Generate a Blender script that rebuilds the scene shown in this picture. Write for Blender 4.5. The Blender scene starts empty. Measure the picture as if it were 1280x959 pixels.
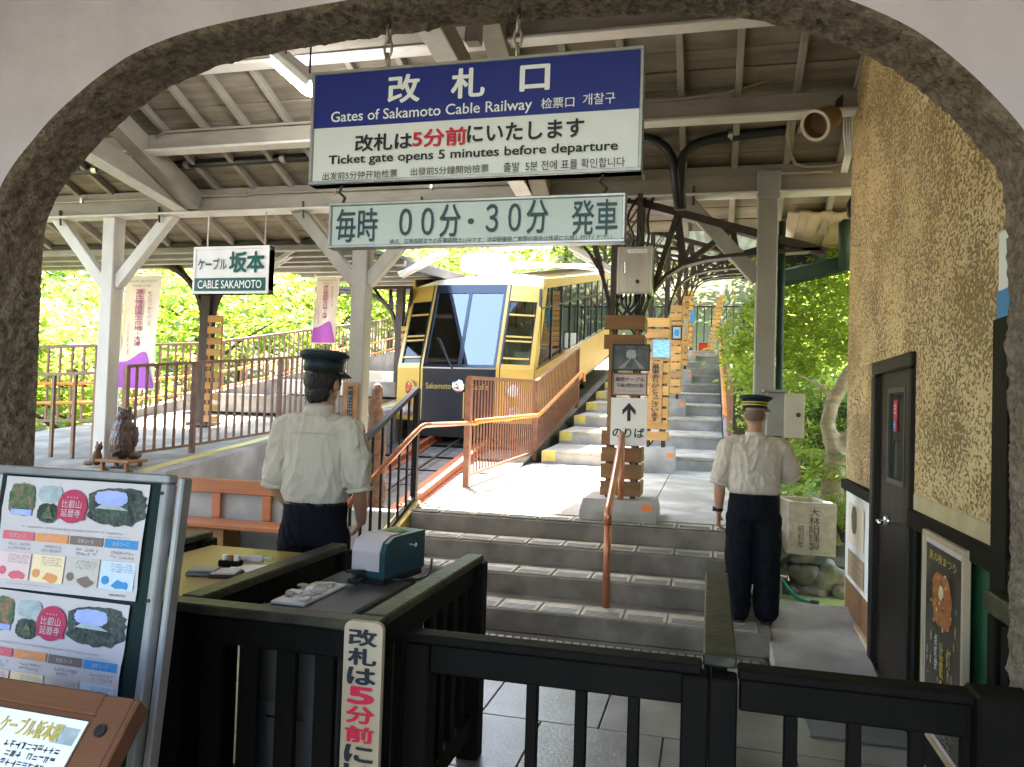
import bpy, math, random
from mathutils import Vector, Matrix, noise
V = Vector
random.seed(7)
sc = bpy.context.scene
COL = sc.collection

# ------------------------------------------------------------------ camera
CH = 1.65; FOC = 975.0
yaw, pit, rol = math.radians(14.3), math.radians(1.7), math.radians(1.8)
F0 = V((-math.sin(yaw), math.cos(yaw), 0)); R0 = V((math.cos(yaw), math.sin(yaw), 0)); Z = V((0, 0, 1))
CF = F0*math.cos(pit) + Z*math.sin(pit); U0 = Z*math.cos(pit) - F0*math.sin(pit)
CR = R0*math.cos(rol) + U0*math.sin(rol); CU = U0*math.cos(rol) - R0*math.sin(rol)
CO = V((0, 0, CH))
cam = bpy.data.cameras.new('camera'); cam.lens = FOC/1280*36; cam.sensor_width = 36; cam.clip_end = 500; cam.clip_start = .05
co = bpy.data.objects.new('camera', cam); COL.objects.link(co); sc.camera = co
m3 = Matrix((CR, CU, -CF)).transposed()
co.matrix_world = Matrix.Translation(CO) @ m3.to_4x4()

def ray(px, py): return CF + CR*((px-640)/FOC) + CU*((479.5-py)/FOC)
def aY(px, py, Y): d = ray(px, py); return CO + d*(Y/d.y)
def aX(px, py, X): d = ray(px, py); return CO + d*(X/d.x)
def aZ(px, py, z): d = ray(px, py); return CO + d*((z-CH)/d.z)

# ------------------------------------------------------------------ world, sun
SUN_EL, SUN_AZ = math.radians(62), math.atan2(-.53, .85)      # azimuth measured from +Y toward +X
w = bpy.data.worlds.new("World"); sc.world = w; w.use_nodes = True
nt = w.node_tree; bg = nt.nodes['Background']; sky = nt.nodes.new('ShaderNodeTexSky')
sky.sky_type = 'NISHITA'; sky.sun_disc = False; sky.sun_elevation = SUN_EL; sky.sun_rotation = SUN_AZ
sky.air_density = 1.3; sky.dust_density = 2.5
nt.links.new(sky.outputs[0], bg.inputs[0]); bg.inputs[1].default_value = .15
sd = V((math.sin(SUN_AZ)*math.cos(SUN_EL), math.cos(SUN_AZ)*math.cos(SUN_EL), math.sin(SUN_EL)))
sl = bpy.data.lights.new('sun', 'SUN'); sl.energy = 5; sl.angle = math.radians(.5); sl.color = (1, .94, .83)
so = bpy.data.objects.new('sun', sl); COL.objects.link(so); so.rotation_euler = (-sd).to_track_quat('-Z', 'Y').to_euler(); so.location = sd*40
vs = sc.view_settings; vs.view_transform = 'Standard'; vs.look = 'None'; vs.gamma = 1; vs.exposure = 4.0
sc.cycles.use_denoising = True
sc.cycles.max_bounces = 10; sc.cycles.diffuse_bounces = 6; sc.cycles.glossy_bounces = 4; sc.cycles.transmission_bounces = 6; sc.cycles.transparent_max_bounces = 12

# ------------------------------------------------------------------ materials
def mat(name, c, rough=.7, metal=0, c2=None, scale=6., stretch=(1, 1, 1), amt=.8, bump=0., bscale=None, rnd=.0, spec=.3, detail=4, contrast=(.35, .65), c3=None, s3=1.3):
    m = bpy.data.materials.new(name); m.use_nodes = True
    n = m.node_tree.nodes; L = m.node_tree.links; b = n['Principled BSDF']
    b.inputs['Roughness'].default_value = rough; b.inputs['Metallic'].default_value = metal
    b.inputs['Specular IOR Level'].default_value = spec
    g = n.new('ShaderNodeNewGeometry'); mp = n.new('ShaderNodeMapping'); mp.inputs['Scale'].default_value = stretch
    L.new(g.outputs['Position'], mp.inputs[0])
    col = None
    rgb = n.new('ShaderNodeRGB'); rgb.outputs[0].default_value = (*c, 1); col = rgb.outputs[0]
    if c2:
        t = n.new('ShaderNodeTexNoise'); t.inputs['Scale'].default_value = scale; t.inputs['Detail'].default_value = detail; L.new(mp.outputs[0], t.inputs[0])
        mr = n.new('ShaderNodeMapRange'); mr.inputs[1].default_value = contrast[0]; mr.inputs[2].default_value = contrast[1]; mr.inputs[4].default_value = amt
        L.new(t.outputs[0], mr.inputs[0])
        mx = n.new('ShaderNodeMix'); mx.data_type = 'RGBA'; L.new(mr.outputs[0], mx.inputs[0]); L.new(col, mx.inputs[6]); mx.inputs[7].default_value = (*c2, 1); col = mx.outputs[2]
    if c3:
        t = n.new('ShaderNodeTexNoise'); t.inputs['Scale'].default_value = s3; t.inputs['Detail'].default_value = 6; L.new(g.outputs['Position'], t.inputs[0])
        mr = n.new('ShaderNodeMapRange'); mr.inputs[1].default_value = .48; mr.inputs[2].default_value = .7; mr.inputs[4].default_value = .85
        L.new(t.outputs[0], mr.inputs[0])
        mx = n.new('ShaderNodeMix'); mx.data_type = 'RGBA'; L.new(mr.outputs[0], mx.inputs[0]); L.new(col, mx.inputs[6]); mx.inputs[7].default_value = (*c3, 1); col = mx.outputs[2]
    if rnd:
        oi = n.new('ShaderNodeObjectInfo'); mr = n.new('ShaderNodeMapRange'); mr.inputs[3].default_value = 1-rnd; mr.inputs[4].default_value = 1+rnd
        L.new(oi.outputs['Random'], mr.inputs[0]); hs = n.new('ShaderNodeHueSaturation'); L.new(mr.outputs[0], hs.inputs['Value']); L.new(col, hs.inputs['Color']); col = hs.outputs[0]
    L.new(col, b.inputs['Base Color'])
    if bump:
        t = n.new('ShaderNodeTexNoise'); t.inputs['Scale'].default_value = bscale or scale*3; t.inputs['Detail'].default_value = 5; L.new(mp.outputs[0], t.inputs[0])
        bp = n.new('ShaderNodeBump'); bp.inputs['Strength'].default_value = bump; bp.inputs['Distance'].default_value = .02; L.new(t.outputs[0], bp.inputs['Height']); L.new(bp.outputs[0], b.inputs['Normal'])
    return m

def emis(name, c, s):
    m = bpy.data.materials.new(name); m.use_nodes = True; b = m.node_tree.nodes['Principled BSDF']
    b.inputs['Base Color'].default_value = (.8, .8, .8, 1); b.inputs['Emission Color'].default_value = (*c, 1); b.inputs['Emission Strength'].default_value = s
    return m
def glass(name, c=(.9, .95, .95), rough=.02, mixf=.25):
    m = bpy.data.materials.new(name); m.use_nodes = True; n = m.node_tree.nodes; L = m.node_tree.links
    n.remove(n['Principled BSDF']); o = n['Material Output']
    tr = n.new('ShaderNodeBsdfTransparent'); tr.inputs[0].default_value = (*c, 1); gl = n.new('ShaderNodeBsdfGlossy'); gl.inputs['Roughness'].default_value = rough
    lw = n.new('ShaderNodeLayerWeight'); lw.inputs[0].default_value = mixf; mx = n.new('ShaderNodeMixShader')
    L.new(lw.outputs['Fresnel'], mx.inputs[0]); L.new(tr.outputs[0], mx.inputs[1]); L.new(gl.outputs[0], mx.inputs[2]); L.new(mx.outputs[0], o.inputs[0])
    return m
def leafmat(name, cols, transl=.5):
    m = bpy.data.materials.new(name); m.use_nodes = True; n = m.node_tree.nodes; L = m.node_tree.links
    b = n['Principled BSDF']; o = n['Material Output']; g = n.new('ShaderNodeNewGeometry'); cr = n.new('ShaderNodeValToRGB')
    cr.color_ramp.elements[0].color = (*cols[0], 1); cr.color_ramp.elements[1].color = (*cols[-1], 1)
    for i, c in enumerate(cols[1:-1]): e = cr.color_ramp.elements.new((i+1)/(len(cols)-1)); e.color = (*c, 1)
    L.new(g.outputs['Random Per Island'], cr.inputs[0]); L.new(cr.outputs[0], b.inputs['Base Color']); b.inputs['Roughness'].default_value = .5
    t = n.new('ShaderNodeBsdfTranslucent'); hs = n.new('ShaderNodeHueSaturation'); hs.inputs['Value'].default_value = 2.2; hs.inputs['Hue'].default_value = .485
    L.new(cr.outputs[0], hs.inputs['Color']); L.new(hs.outputs[0], t.inputs[0]); mx = n.new('ShaderNodeMixShader'); mx.inputs[0].default_value = transl
    L.new(b.outputs[0], mx.inputs[1]); L.new(t.outputs[0], mx.inputs[2]); L.new(mx.outputs[0], o.inputs[0])
    return m

M = {}
M['plaster'] = mat('plaster', (.74, .655, .725), .9, c2=(.57, .505, .555), scale=2.6, amt=.7, bump=.5, bscale=11, c3=(.62, .55, .605), s3=1.6)
M['roughcast'] = mat('roughcast', (.27, .21, .16), .95, c2=(.125, .092, .068), scale=34, amt=.8, bump=1, bscale=70, contrast=(.4, .62))
def stucco():
    m = mat('stucco', (.64, .46, .235), .95, c2=(.70, .53, .31), scale=3, amt=.6)
    n = m.node_tree.nodes; L = m.node_tree.links; b = n['Principled BSDF']
    g = n.new('ShaderNodeNewGeometry'); mp = n.new('ShaderNodeMapping'); mp.inputs['Scale'].default_value = (1, .55, .85); L.new(g.outputs['Position'], mp.inputs[0])
    t = n.new('ShaderNodeTexNoise'); t.inputs['Scale'].default_value = 74; t.inputs['Detail'].default_value = 3; t.inputs['Roughness'].default_value = .6; L.new(mp.outputs[0], t.inputs[0])
    t2 = n.new('ShaderNodeTexNoise'); t2.inputs['Scale'].default_value = 2.4; t2.inputs['Detail'].default_value = 2; L.new(g.outputs['Position'], t2.inputs[0])
    ad = n.new('ShaderNodeMath'); ad.operation = 'MULTIPLY_ADD'; ad.inputs[1].default_value = .35; L.new(t2.outputs[0], ad.inputs[0]); L.new(t.outputs[0], ad.inputs[2])
    mr = n.new('ShaderNodeMapRange'); mr.inputs[1].default_value = .67; mr.inputs[2].default_value = .78; mr.inputs[4].default_value = .85; L.new(ad.outputs[0], mr.inputs[0])
    old = b.inputs['Base Color'].links[0].from_socket
    mx = n.new('ShaderNodeMix'); mx.data_type = 'RGBA'; L.new(mr.outputs[0], mx.inputs[0]); L.new(old, mx.inputs[6]); mx.inputs[7].default_value = (.26, .165, .078, 1); L.new(mx.outputs[2], b.inputs['Base Color'])
    bp = n.new('ShaderNodeBump'); bp.invert = True; bp.inputs['Strength'].default_value = .9; bp.inputs['Distance'].default_value = .02; L.new(mr.outputs[0], bp.inputs['Height']); L.new(bp.outputs[0], b.inputs['Normal'])
    return m
M['stucco'] = stucco()
M['render'] = mat('smooth_render', (.52, .42, .26), .9, c2=(.42, .33, .2), scale=8)
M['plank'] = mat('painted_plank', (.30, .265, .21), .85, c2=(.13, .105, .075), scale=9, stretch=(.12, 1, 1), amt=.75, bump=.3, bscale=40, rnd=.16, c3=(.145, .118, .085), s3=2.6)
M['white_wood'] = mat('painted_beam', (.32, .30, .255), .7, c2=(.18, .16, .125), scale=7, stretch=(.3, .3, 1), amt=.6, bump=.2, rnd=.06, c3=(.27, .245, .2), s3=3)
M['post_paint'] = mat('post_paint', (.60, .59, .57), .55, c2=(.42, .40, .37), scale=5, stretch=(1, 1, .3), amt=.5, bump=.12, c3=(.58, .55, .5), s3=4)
M['dark_wood'] = mat('dark_wood', (.0045, .0038, .0032), .62, c2=(.009, .007, .005), scale=10, stretch=(1, 1, .2), amt=.7, bump=.2, spec=.10)
M['moss_wood'] = mat('worn_dark_wood', (.026, .022, .015), .5, c2=(.06, .058, .028), scale=9, amt=.8, bump=.3, c3=(.022, .017, .012), s3=7)
M['door_wood'] = mat('door_wood', (.012, .009, .007), .5, spec=.2, c2=(.022, .015, .011), scale=8, stretch=(1, 1, .1), bump=.1)
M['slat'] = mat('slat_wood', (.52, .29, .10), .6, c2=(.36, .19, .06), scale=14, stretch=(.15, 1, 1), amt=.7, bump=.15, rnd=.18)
M['slat_dark'] = mat('slat_wood_dark', (.27, .14, .06), .6, c2=(.17, .085, .035), scale=14, stretch=(.15, 1, 1), amt=.7, bump=.15, rnd=.12)
M['orange_wood'] = mat('varnished_wood', (.38, .14, .058), .45, c2=(.25, .085, .034), scale=12, stretch=(.1, 1, 1), amt=.7, bump=.1, rnd=.1)
M['desk'] = mat('desk_wood', (.38, .25, .08), .45, c2=(.30, .19, .06), scale=10, stretch=(1, .2, 1))
M['track_conc'] = mat('track_concrete', (.17, .155, .135), .9, c2=(.10, .09, .075), scale=5, bump=.3, bscale=40, c3=(.11, .09, .07), s3=3)
M['concrete'] = mat('concrete', (.40, .375, .345), .85, c2=(.22, .205, .185), scale=3, amt=.85, bump=.3, bscale=60, c3=(.21, .195, .17), s3=1.1)
M['step'] = mat('step_concrete', (.22, .19, .155), .8, c2=(.10, .085, .068), scale=4, amt=.8, bump=.25, bscale=50, c3=(.13, .115, .095), s3=2)
M['nosing'] = mat('nosing_tile', (.36, .32, .23), .65, c2=(.22, .195, .145), scale=14, amt=.7, rnd=.1)
M['tile'] = mat('floor_tile', (.21, .195, .17), .36, c2=(.12, .11, .095), scale=3.5, amt=.9, bump=.12, bscale=60, rnd=.1, spec=.45, c3=(.115, .10, .085), s3=1.7)
M['grout'] = mat('grout', (.09, .085, .08), .9)
M['iron'] = mat('cast_iron', (.07, .075, .08), .4, .6, c2=(.12, .12, .12), scale=20)
M['steel_dark'] = mat('dark_steel', (.035, .026, .024), .5, .1, c2=(.06, .035, .03), scale=8, spec=.4)
M['black_metal'] = mat('black_metal', (.02, .02, .021), .4, .2, spec=.5)
M['steel'] = mat('brushed_steel', (.55, .52, .46), .38, .85, c2=(.42, .4, .36), scale=16, stretch=(1, 1, .1))
M['alu'] = mat('aluminium', (.42, .42, .42), .42, .75, c2=(.3, .3, .3), scale=9)
M['post_shade_grey'] = mat('post_shade_grey', (.30, .29, .26), .55, c2=(.22, .21, .185), scale=5, stretch=(1, 1, .3), amt=.7, bump=.12, c3=(.24, .225, .19), s3=4)  # post paint darkened for the backlit posts' shade; plain grey on purlins
M['grey_paint'] = mat('grey_paint', (.30, .30, .29), .5, c2=(.22, .22, .21), scale=5)
M['cabinet'] = mat('grey_cabinet', (.13, .13, .125), .5, .2, c2=(.10, .10, .1), scale=5)
M['beige_box'] = mat('beige_enclosure', (.52, .50, .40), .5, c2=(.45, .43, .34), scale=5)
M['fence_brown'] = mat('fence_brown', (.20, .12, .085), .45, .2, c2=(.13, .08, .06), scale=12)
M['fence_red'] = mat('fence_copper', (.27, .13, .08), .4, .3, c2=(.19, .09, .055), scale=12)
M['fence_black'] = mat('fence_black', (.012, .010, .010), .55, .1, spec=.15)
M['rail_orange'] = mat('orange_rail', (.72, .25, .05), .4, c2=(.58, .19, .04), scale=8)
M['copper'] = mat('copper_rail', (.48, .19, .10), .32, .5, c2=(.36, .13, .07), scale=10)
M['rust'] = mat('rusty_rail', (.42, .12, .05), .5, .2, c2=(.22, .07, .035), scale=10)
M['sign_white'] = mat('sign_white', (.80, .79, .80), .35, c2=(.72, .72, .73), scale=3)
M['sign_blue'] = mat('sign_blue', (.012, .024, .22), .3, spec=.5)
M['sign_green'] = mat('sign_green', (.012, .10, .085), .3)
M['sign_dark'] = mat('ink_dark', (.02, .022, .03), .5)
M['sign_red'] = mat('ink_red', (.55, .02, .05), .5)
M['ink_white'] = mat('ink_white', (.85, .85, .87), .4)
M['ink_grey'] = mat('ink_grey', (.28, .27, .27), .6)
M['dep_sign'] = mat('departure_panel', (.56, .60, .58), .4, c2=(.50, .54, .53), scale=4)
M['dep_ink'] = mat('departure_ink', (.03, .07, .085), .5)
M['paper'] = mat('paper', (.56, .50, .50), .6, c2=(.50, .44, .44), scale=4)
M['paper_w'] = mat('paper_white', (.78, .77, .75), .6)
M['board_green'] = mat('green_board', (.010, .022, .02), .6, spec=.15)
M['wain_green'] = mat('wainscot_green', (.035, .12, .055), .5, c2=(.025, .09, .04), scale=6)
M['rose'] = mat('print_rose', (.42, .04, .09), .6)
for k, c in dict(p_red=(.60, .13, .17), p_org=(.66, .27, .10), p_brn=(.19, .14, .12), p_blu=(.05, .23, .48), q_red=(.68, .50, .50), q_org=(.76, .60, .38), q_brn=(.50, .45, .40), q_blu=(.50, .58, .70)).items(): M[k] = mat('print_'+k[2:]+('_pale' if k[0] == 'q' else ''), c, .6)
M['ph_green'] = mat('print_photo_green', (.10, .17, .08), .6, c2=(.03, .05, .035), scale=130, c3=(.36, .17, .12), s3=42)
M['ph_dark'] = mat('print_photo_dark', (.035, .04, .04), .6, c2=(.10, .13, .10), scale=110, c3=(.012, .015, .016), s3=30)
M['ph_blue'] = mat('print_photo_blue', (.28, .34, .66), .6, c2=(.4, .45, .7), scale=20)
M['ph_teal'] = mat('print_photo_teal', (.12, .42, .62), .4, c2=(.5, .65, .72), scale=18, stretch=(1, 1, 3))
M['ph_mist'] = mat('print_photo_mist', (.40, .45, .46), .6, c2=(.25, .3, .3), scale=40)
M['ph_train'] = mat('print_photo_track', (.05, .065, .085), .35, c2=(.12, .14, .16), scale=14)
M['poster_dark'] = mat('poster_night', (.035, .03, .026), .25, c2=(.11, .09, .06), scale=13, stretch=(1, 1, .5), amt=.8)
M['poster_glow'] = mat('poster_glow', (.55, .20, .06), .3, c2=(.2, .07, .03), scale=26, amt=.9)
M['gold_ink'] = mat('gold_ink', (.55, .42, .09), .4)
M['horn'] = mat('horn_brown', (.26, .16, .08), .5, c2=(.2, .12, .06), scale=9)
M['stand_wood'] = mat('stand_wood', (.15, .062, .03), .45, c2=(.10, .042, .02), scale=12, stretch=(.1, 1, 1), amt=.7, bump=.1)
M['teal'] = mat('teal_enamel', (.018, .066, .082), .45, c2=(.012, .048, .06), scale=9, spec=.5)
M['cream_wood'] = mat('sign_board_cream', (.46, .36, .24), .6, c2=(.38, .28, .18), scale=10, stretch=(1, 1, .2))
M['gold'] = mat('car_gold', (.62, .40, .09), .32, .15, c2=(.55, .35, .08), scale=3, spec=.6)
M['car_black'] = mat('car_navy', (.012, .016, .024), .2, spec=.6)
M['car_roof'] = mat('car_roof', (.62, .60, .52), .5)
M['car_in'] = mat('car_interior', (.60, .46, .30), .6)
M['chrome'] = mat('chrome', (.8, .8, .8), .15, 1)
M['glass'] = glass('window_glass', mixf=.32)
M['windscreen'] = glass('windscreen_glass', (.85, .92, .95), mixf=.62)
M['tint'] = glass('tinted_glass', (.62, .68, .62), mixf=.4)
M['lens_red'] = mat('lens_red', (.5, .04, .02), .2, spec=.6)
M['roof_teal'] = mat('roof_sheet_pale', (.42, .52, .50), .6, c2=(.34, .42, .40), scale=2, rnd=.05)
M['roof_dark'] = mat('roof_sheet_brown', (.05, .05, .04), .7, c2=(.03, .032, .026), scale=5)
M['soffit'] = mat('soffit_wood', (.42, .34, .24), .7, c2=(.30, .23, .16), scale=9, stretch=(1, .2, 1))
M['gutter'] = mat('gutter_green', (.025, .05, .035), .5, spec=.2)
M['yellow'] = mat('yellow_paint', (.66, .50, .07), .6, c2=(.42, .36, .2), scale=14, amt=.8)
M['tag_orange'] = mat('orange_patch', (.75, .22, .06), .6)
M['stone'] = mat('field_stone', (.22, .20, .16), .9, c2=(.12, .115, .085), scale=9, bump=.6, bscale=30, rnd=.25, c3=(.12, .15, .05), s3=5)
M['granite'] = mat('planter_granite', (.50, .44, .33), .9, c2=(.36, .31, .23), scale=18, bump=.35, bscale=90, c3=(.40, .36, .24), s3=5)
M['engrave'] = mat('engraved_ink', (.06, .045, .035), .8)
M['soil'] = mat('soil', (.05, .04, .025), .95, c2=(.07, .08, .03), scale=8, bump=.6)
M['ground'] = mat('hill_ground', (.06, .075, .025), .95, c2=(.09, .07, .04), scale=1.3, bump=.5, bscale=8)
M['moss'] = mat('moss', (.20, .27, .05), .95, c2=(.30, .28, .12), scale=9, bump=.5)
M['hose'] = mat('hose_green', (.02, .30, .20), .35)
M['bark'] = mat('pale_bark', (.33, .28, .18), .9, c2=(.16, .13, .08), scale=7, stretch=(1, 1, 2.5), bump=.5, bscale=30, c3=(.3, .3, .16), s3=6)
M['bark_dark'] = mat('dark_bark', (.10, .075, .05), .9, c2=(.05, .04, .03), scale=9, bump=.5)
M['carved'] = mat('carved_wood', (.075, .045, .035), .45, c2=(.04, .022, .018), scale=16, stretch=(1, 1, .4), bump=.6, bscale=30, spec=.5)
M['carved_light'] = mat('carved_wood_pale', (.17, .09, .05), .5, c2=(.10, .055, .03), scale=18, bump=.4)
M['banner'] = mat('banner_cloth', (.78, .70, .62), .7, c2=(.80, .62, .42), scale=1.3, amt=.8)
M['banner_ink'] = mat('banner_ink', (.36, .07, .20), .7)
M['banner_purple'] = mat('banner_purple', (.42, .10, .48), .7)
M['skin'] = mat('skin', (.42, .22, .14), .5, c2=(.36, .17, .105), scale=12, spec=.4)
M['hair'] = mat('hair', (.014, .012, .011), .45, bump=.5, bscale=160, stretch=(1, 1, .2))
M['hair_grey'] = mat('cropped_grey_hair', (.14, .10, .08), .7, c2=(.2, .14, .11), scale=60)
M['shirt'] = mat('white_shirt', (.53, .465, .38), .8, c2=(.47, .41, .33), scale=9, bump=.12, bscale=300)
M['trousers'] = mat('navy_trousers', (.006, .0068, .010), .85, spec=.08, c2=(.010, .011, .015), scale=14, bump=.1, bscale=200)
M['cap'] = mat('cap_navy', (.012, .022, .028), .6)
M['shoe'] = mat('black_leather', (.012, .012, .012), .3)
M['lamp_on'] = emis('lit_tube', (1, .98, .95), 9)
M['lamp_body'] = mat('lamp_enamel', (.80, .80, .78), .4)
M['leaf_maple'] = leafmat('maple_leaf', [(.06, .12, .015), (.13, .20, .02), (.20, .24, .03), (.10, .18, .02)], .62)
M['leaf_dark'] = leafmat('evergreen_leaf', [(.02, .05, .015), (.04, .09, .02), (.06, .12, .025)], .4)
M['leaf_mix'] = leafmat('shrub_leaf', [(.06, .12, .02), (.12, .20, .025), (.24, .26, .045), (.08, .16, .035)], .6)

# ------------------------------------------------------------------ builders
WL = {}
class MB:
    def __init__(s): s.v = []; s.f = []
    def add(s, vs, fs):
        b = len(s.v); s.v += [V(x) for x in vs]; s.f += [tuple(i+b for i in f) for f in fs]; return s
    def box(s, c, d, ax=None, ch=0.):
        """box with centre c, size d, axes ax (3 vectors), chamfer ch"""
        c = V(c); X, Y, Zz = ax or (V((1, 0, 0)), V((0, 1, 0)), V((0, 0, 1)))
        h = [x/2 for x in d]; ch = min(ch, min(h)*.6)
        if ch <= 0:
            vs = [c+X*(sx*h[0])+Y*(sy*h[1])+Zz*(sz*h[2]) for sx in (-1, 1) for sy in (-1, 1) for sz in (-1, 1)]
            return s.add(vs, [(0, 1, 3, 2), (4, 6, 7, 5), (0, 4, 5, 1), (2, 3, 7, 6), (0, 2, 6, 4), (1, 5, 7, 3)])
        vs = []; idx = {}
        for sx in (-1, 1):
            for sy in (-1, 1):
                for sz in (-1, 1):
                    for a in range(3):
                        q = [h[0]-ch, h[1]-ch, h[2]-ch]; q[a] = h[a]
                        idx[(sx, sy, sz, a)] = len(vs); vs.append(c+X*(sx*q[0])+Y*(sy*q[1])+Zz*(sz*q[2]))
        fs = []
        def fq(pts):
            n = (vs[pts[1]]-vs[pts[0]]).cross(vs[pts[2]]-vs[pts[0]]); mid = sum((vs[p] for p in pts), V())/len(pts)
            fs.append(tuple(pts if n.dot(mid-c) > 0 else pts[::-1]))
        for a in range(3):
            b_, c_ = [(1, 2), (0, 2), (0, 1)][a]
            for sg in (-1, 1):
                q = []
                for (u, v_) in ((-1, -1), (1, -1), (1, 1), (-1, 1)):
                    k = [0, 0, 0]; k[a] = sg; k[b_] = u; k[c_] = v_; q.append(idx[(*k, a)])
                fq(q)
            for u in (-1, 1):
                for v_ in (-1, 1):
                    q = []
                    for (sg, ax2) in ((-1, b_), (1, b_), (1, c_), (-1, c_)):
                        k = [0, 0, 0]; k[a] = sg; k[b_] = u; k[c_] = v_; q.append(idx[(*k, ax2)])
                    fq(q)
        for sx in (-1, 1):
            for sy in (-1, 1):
                for sz in (-1, 1): fq([idx[(sx, sy, sz, a)] for a in range(3)])
        return s.add(vs, fs)
    def beam(s, p0, p1, w, h, up=Z, ch=0.):
        p0, p1 = V(p0), V(p1); d = p1-p0; L = d.length; X = d/L
        if abs(X.dot(up)) > .98: up = V((0, 1, 0))
        Yv = up.cross(X).normalized(); Zv = X.cross(Yv)
        return s.box((p0+p1)/2, (L, w, h), (X, Yv, Zv), ch)
    def tube(s, pts, r, n=8, cap=True):
        pts = [V(p) for p in pts]; rs = r if isinstance(r, (list, tuple)) else [r]*len(pts); rings = []; prev = None
        for i, p in enumerate(pts):
            t = (pts[min(i+1, len(pts)-1)]-pts[max(i-1, 0)]).normalized()
            if prev is None: u = t.cross(Z if abs(t.z) < .9 else V((0, 1, 0))).normalized()
            else: u = (prev-t*prev.dot(t)).normalized()
            prev = u; v_ = t.cross(u)
            rings.append([p+u*(math.cos(a)*rs[i])+v_*(math.sin(a)*rs[i]) for a in [2*math.pi*k/n for k in range(n)]])
        return s.rings(rings, cap)
    def rings(s, rings, cap=True):
        n = len(rings[0]); vs = [p for r in rings for p in r]; fs = []
        for i in range(len(rings)-1):
            for k in range(n): fs.append((i*n+k, i*n+(k+1) % n, (i+1)*n+(k+1) % n, (i+1)*n+k))
        if cap: fs += [tuple(range(n))[::-1], tuple((len(rings)-1)*n+k for k in range(n))]
        return s.add(vs, fs)
    def ell(s, c, r, n=14, m=9, rot=None):
        c = V(c); rings = []
        for j in range(1, m):
            th = math.pi*j/m
            q = [V((r[0]*math.sin(th)*math.cos(2*math.pi*k/n), r[1]*math.sin(th)*math.sin(2*math.pi*k/n), -r[2]*math.cos(th))) for k in range(n)]
            rings.append([c+(rot @ p if rot else p) for p in q])
        return s.rings(rings)
    def prism(s, poly, off):
        """poly: list of 3D points, off: extrusion vector"""
        n = len(poly); vs = [V(p) for p in poly]+[V(p)+V(off) for p in poly]
        fs = [tuple(range(n)), tuple(range(2*n-1, n-1, -1))]+[(i, n+i, n+(i+1) % n, (i+1) % n) for i in range(n)]
        return s.add(vs, fs)
    def quad(s, *p): return s.add(p, [tuple(range(len(p)))])
    def lathe(s, c, prof, n=24, ax=(V((1, 0, 0)), V((0, 1, 0)), Z), sx=1, sy=1, cap=True):
        c = V(c); rings = [[c+ax[0]*(r*sx*math.cos(2*math.pi*k/n))+ax[1]*(r*sy*math.sin(2*math.pi*k/n))+ax[2]*z for k in range(n)] for r, z in prof]
        return s.rings(rings, cap)

def setp(o, label=None, cat=None, group=None, kind=None):
    for k, v in (('label', label), ('category', cat), ('group', group), ('kind', kind)):
        if v: o[k] = v
    return o
def thing(name, label, cat, loc=(0, 0, 0), group=None, kind=None):
    o = bpy.data.objects.new(name, None); COL.objects.link(o); o.location = loc; o.empty_display_size = .1
    WL[o.name] = V(loc); return setp(o, label, cat, group, kind)
def obj(name, mb, m, parent=None, label=None, cat=None, group=None, kind=None, smooth=False):
    if isinstance(mb, MB):
        lo = V([min(v[i] for v in mb.v) for i in range(3)]); hi = V([max(v[i] for v in mb.v) for i in range(3)]); c = (lo+hi)/2
        if parent is None: c.z = lo.z
        me = bpy.data.meshes.new(name); me.from_pydata([v-c for v in mb.v], [], mb.f)
    else:
        me = mb; c = V()
    ms = m if isinstance(m, (list, tuple)) else [m]
    for x in ms: me.materials.append(M[x] if isinstance(x, str) else x)
    if smooth: me.shade_smooth()
    o = bpy.data.objects.new(name, me); COL.objects.link(o)
    WL[o.name] = c.copy()
    if parent is not None: o.parent = parent; o.location = c-WL[parent.name]
    else: o.location = c
    return setp(o, label, cat, group, kind)
UNIT = {}
def unit(m, kind):
    if (m, kind) not in UNIT:
        me = bpy.data.meshes.new(kind+'_'+m); b = MB()
        if kind == 'bar': b.box((0, 0, 0), (1, 1, 1))
        else: b.tube([(0, 0, -.5), (0, 0, .5)], .5, 10)
        me.from_pydata(b.v, [], b.f); me.materials.append(M[m])
        if kind == 'rod': me.shade_smooth(); me.set_sharp_from_angle(angle=.9)
        UNIT[(m, kind)] = me
    return UNIT[(m, kind)]
def bar(name, p0, p1, w, h, m, parent, kind='bar', up=Z, label=None):
    """a straight piece sharing one unit mesh per material: along local Z from p0 to p1"""
    p0, p1 = V(p0), V(p1); d = p1-p0; L = d.length; z = d/L
    if abs(z.dot(up)) > .98: up = V((0, 1, 0))
    x = up.cross(z).normalized(); y = z.cross(x)
    o = bpy.data.objects.new(name, unit(m, kind)); COL.objects.link(o)
    c = (p0+p1)/2; R = Matrix((x, y, z)).transposed()
    WL[o.name] = c
    o.parent = parent; o.location = c-WL[parent.name]; o.rotation_euler = R.to_euler(); o.scale = (w, h, L)
    if label: o['label'] = label
    return o
def bm(name, p0, p1, w, h, m, parent, ch=.006, up=Z, label=None):
    return obj(name, MB().beam(p0, p1, w, h, up, ch), m, parent, label)
def kids(o): return [c for c in o.children]
def copy_tree(o, dloc, parent=None):
    c = o.copy(); COL.objects.link(c)
    if parent is None: c.location = o.location+V(dloc); WL[c.name] = WL[o.name]+V(dloc)
    else: c.parent = parent; WL[c.name] = WL[o.name]+V(dloc)
    for k in kids(o): copy_tree(k, dloc, c)
    return c
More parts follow.
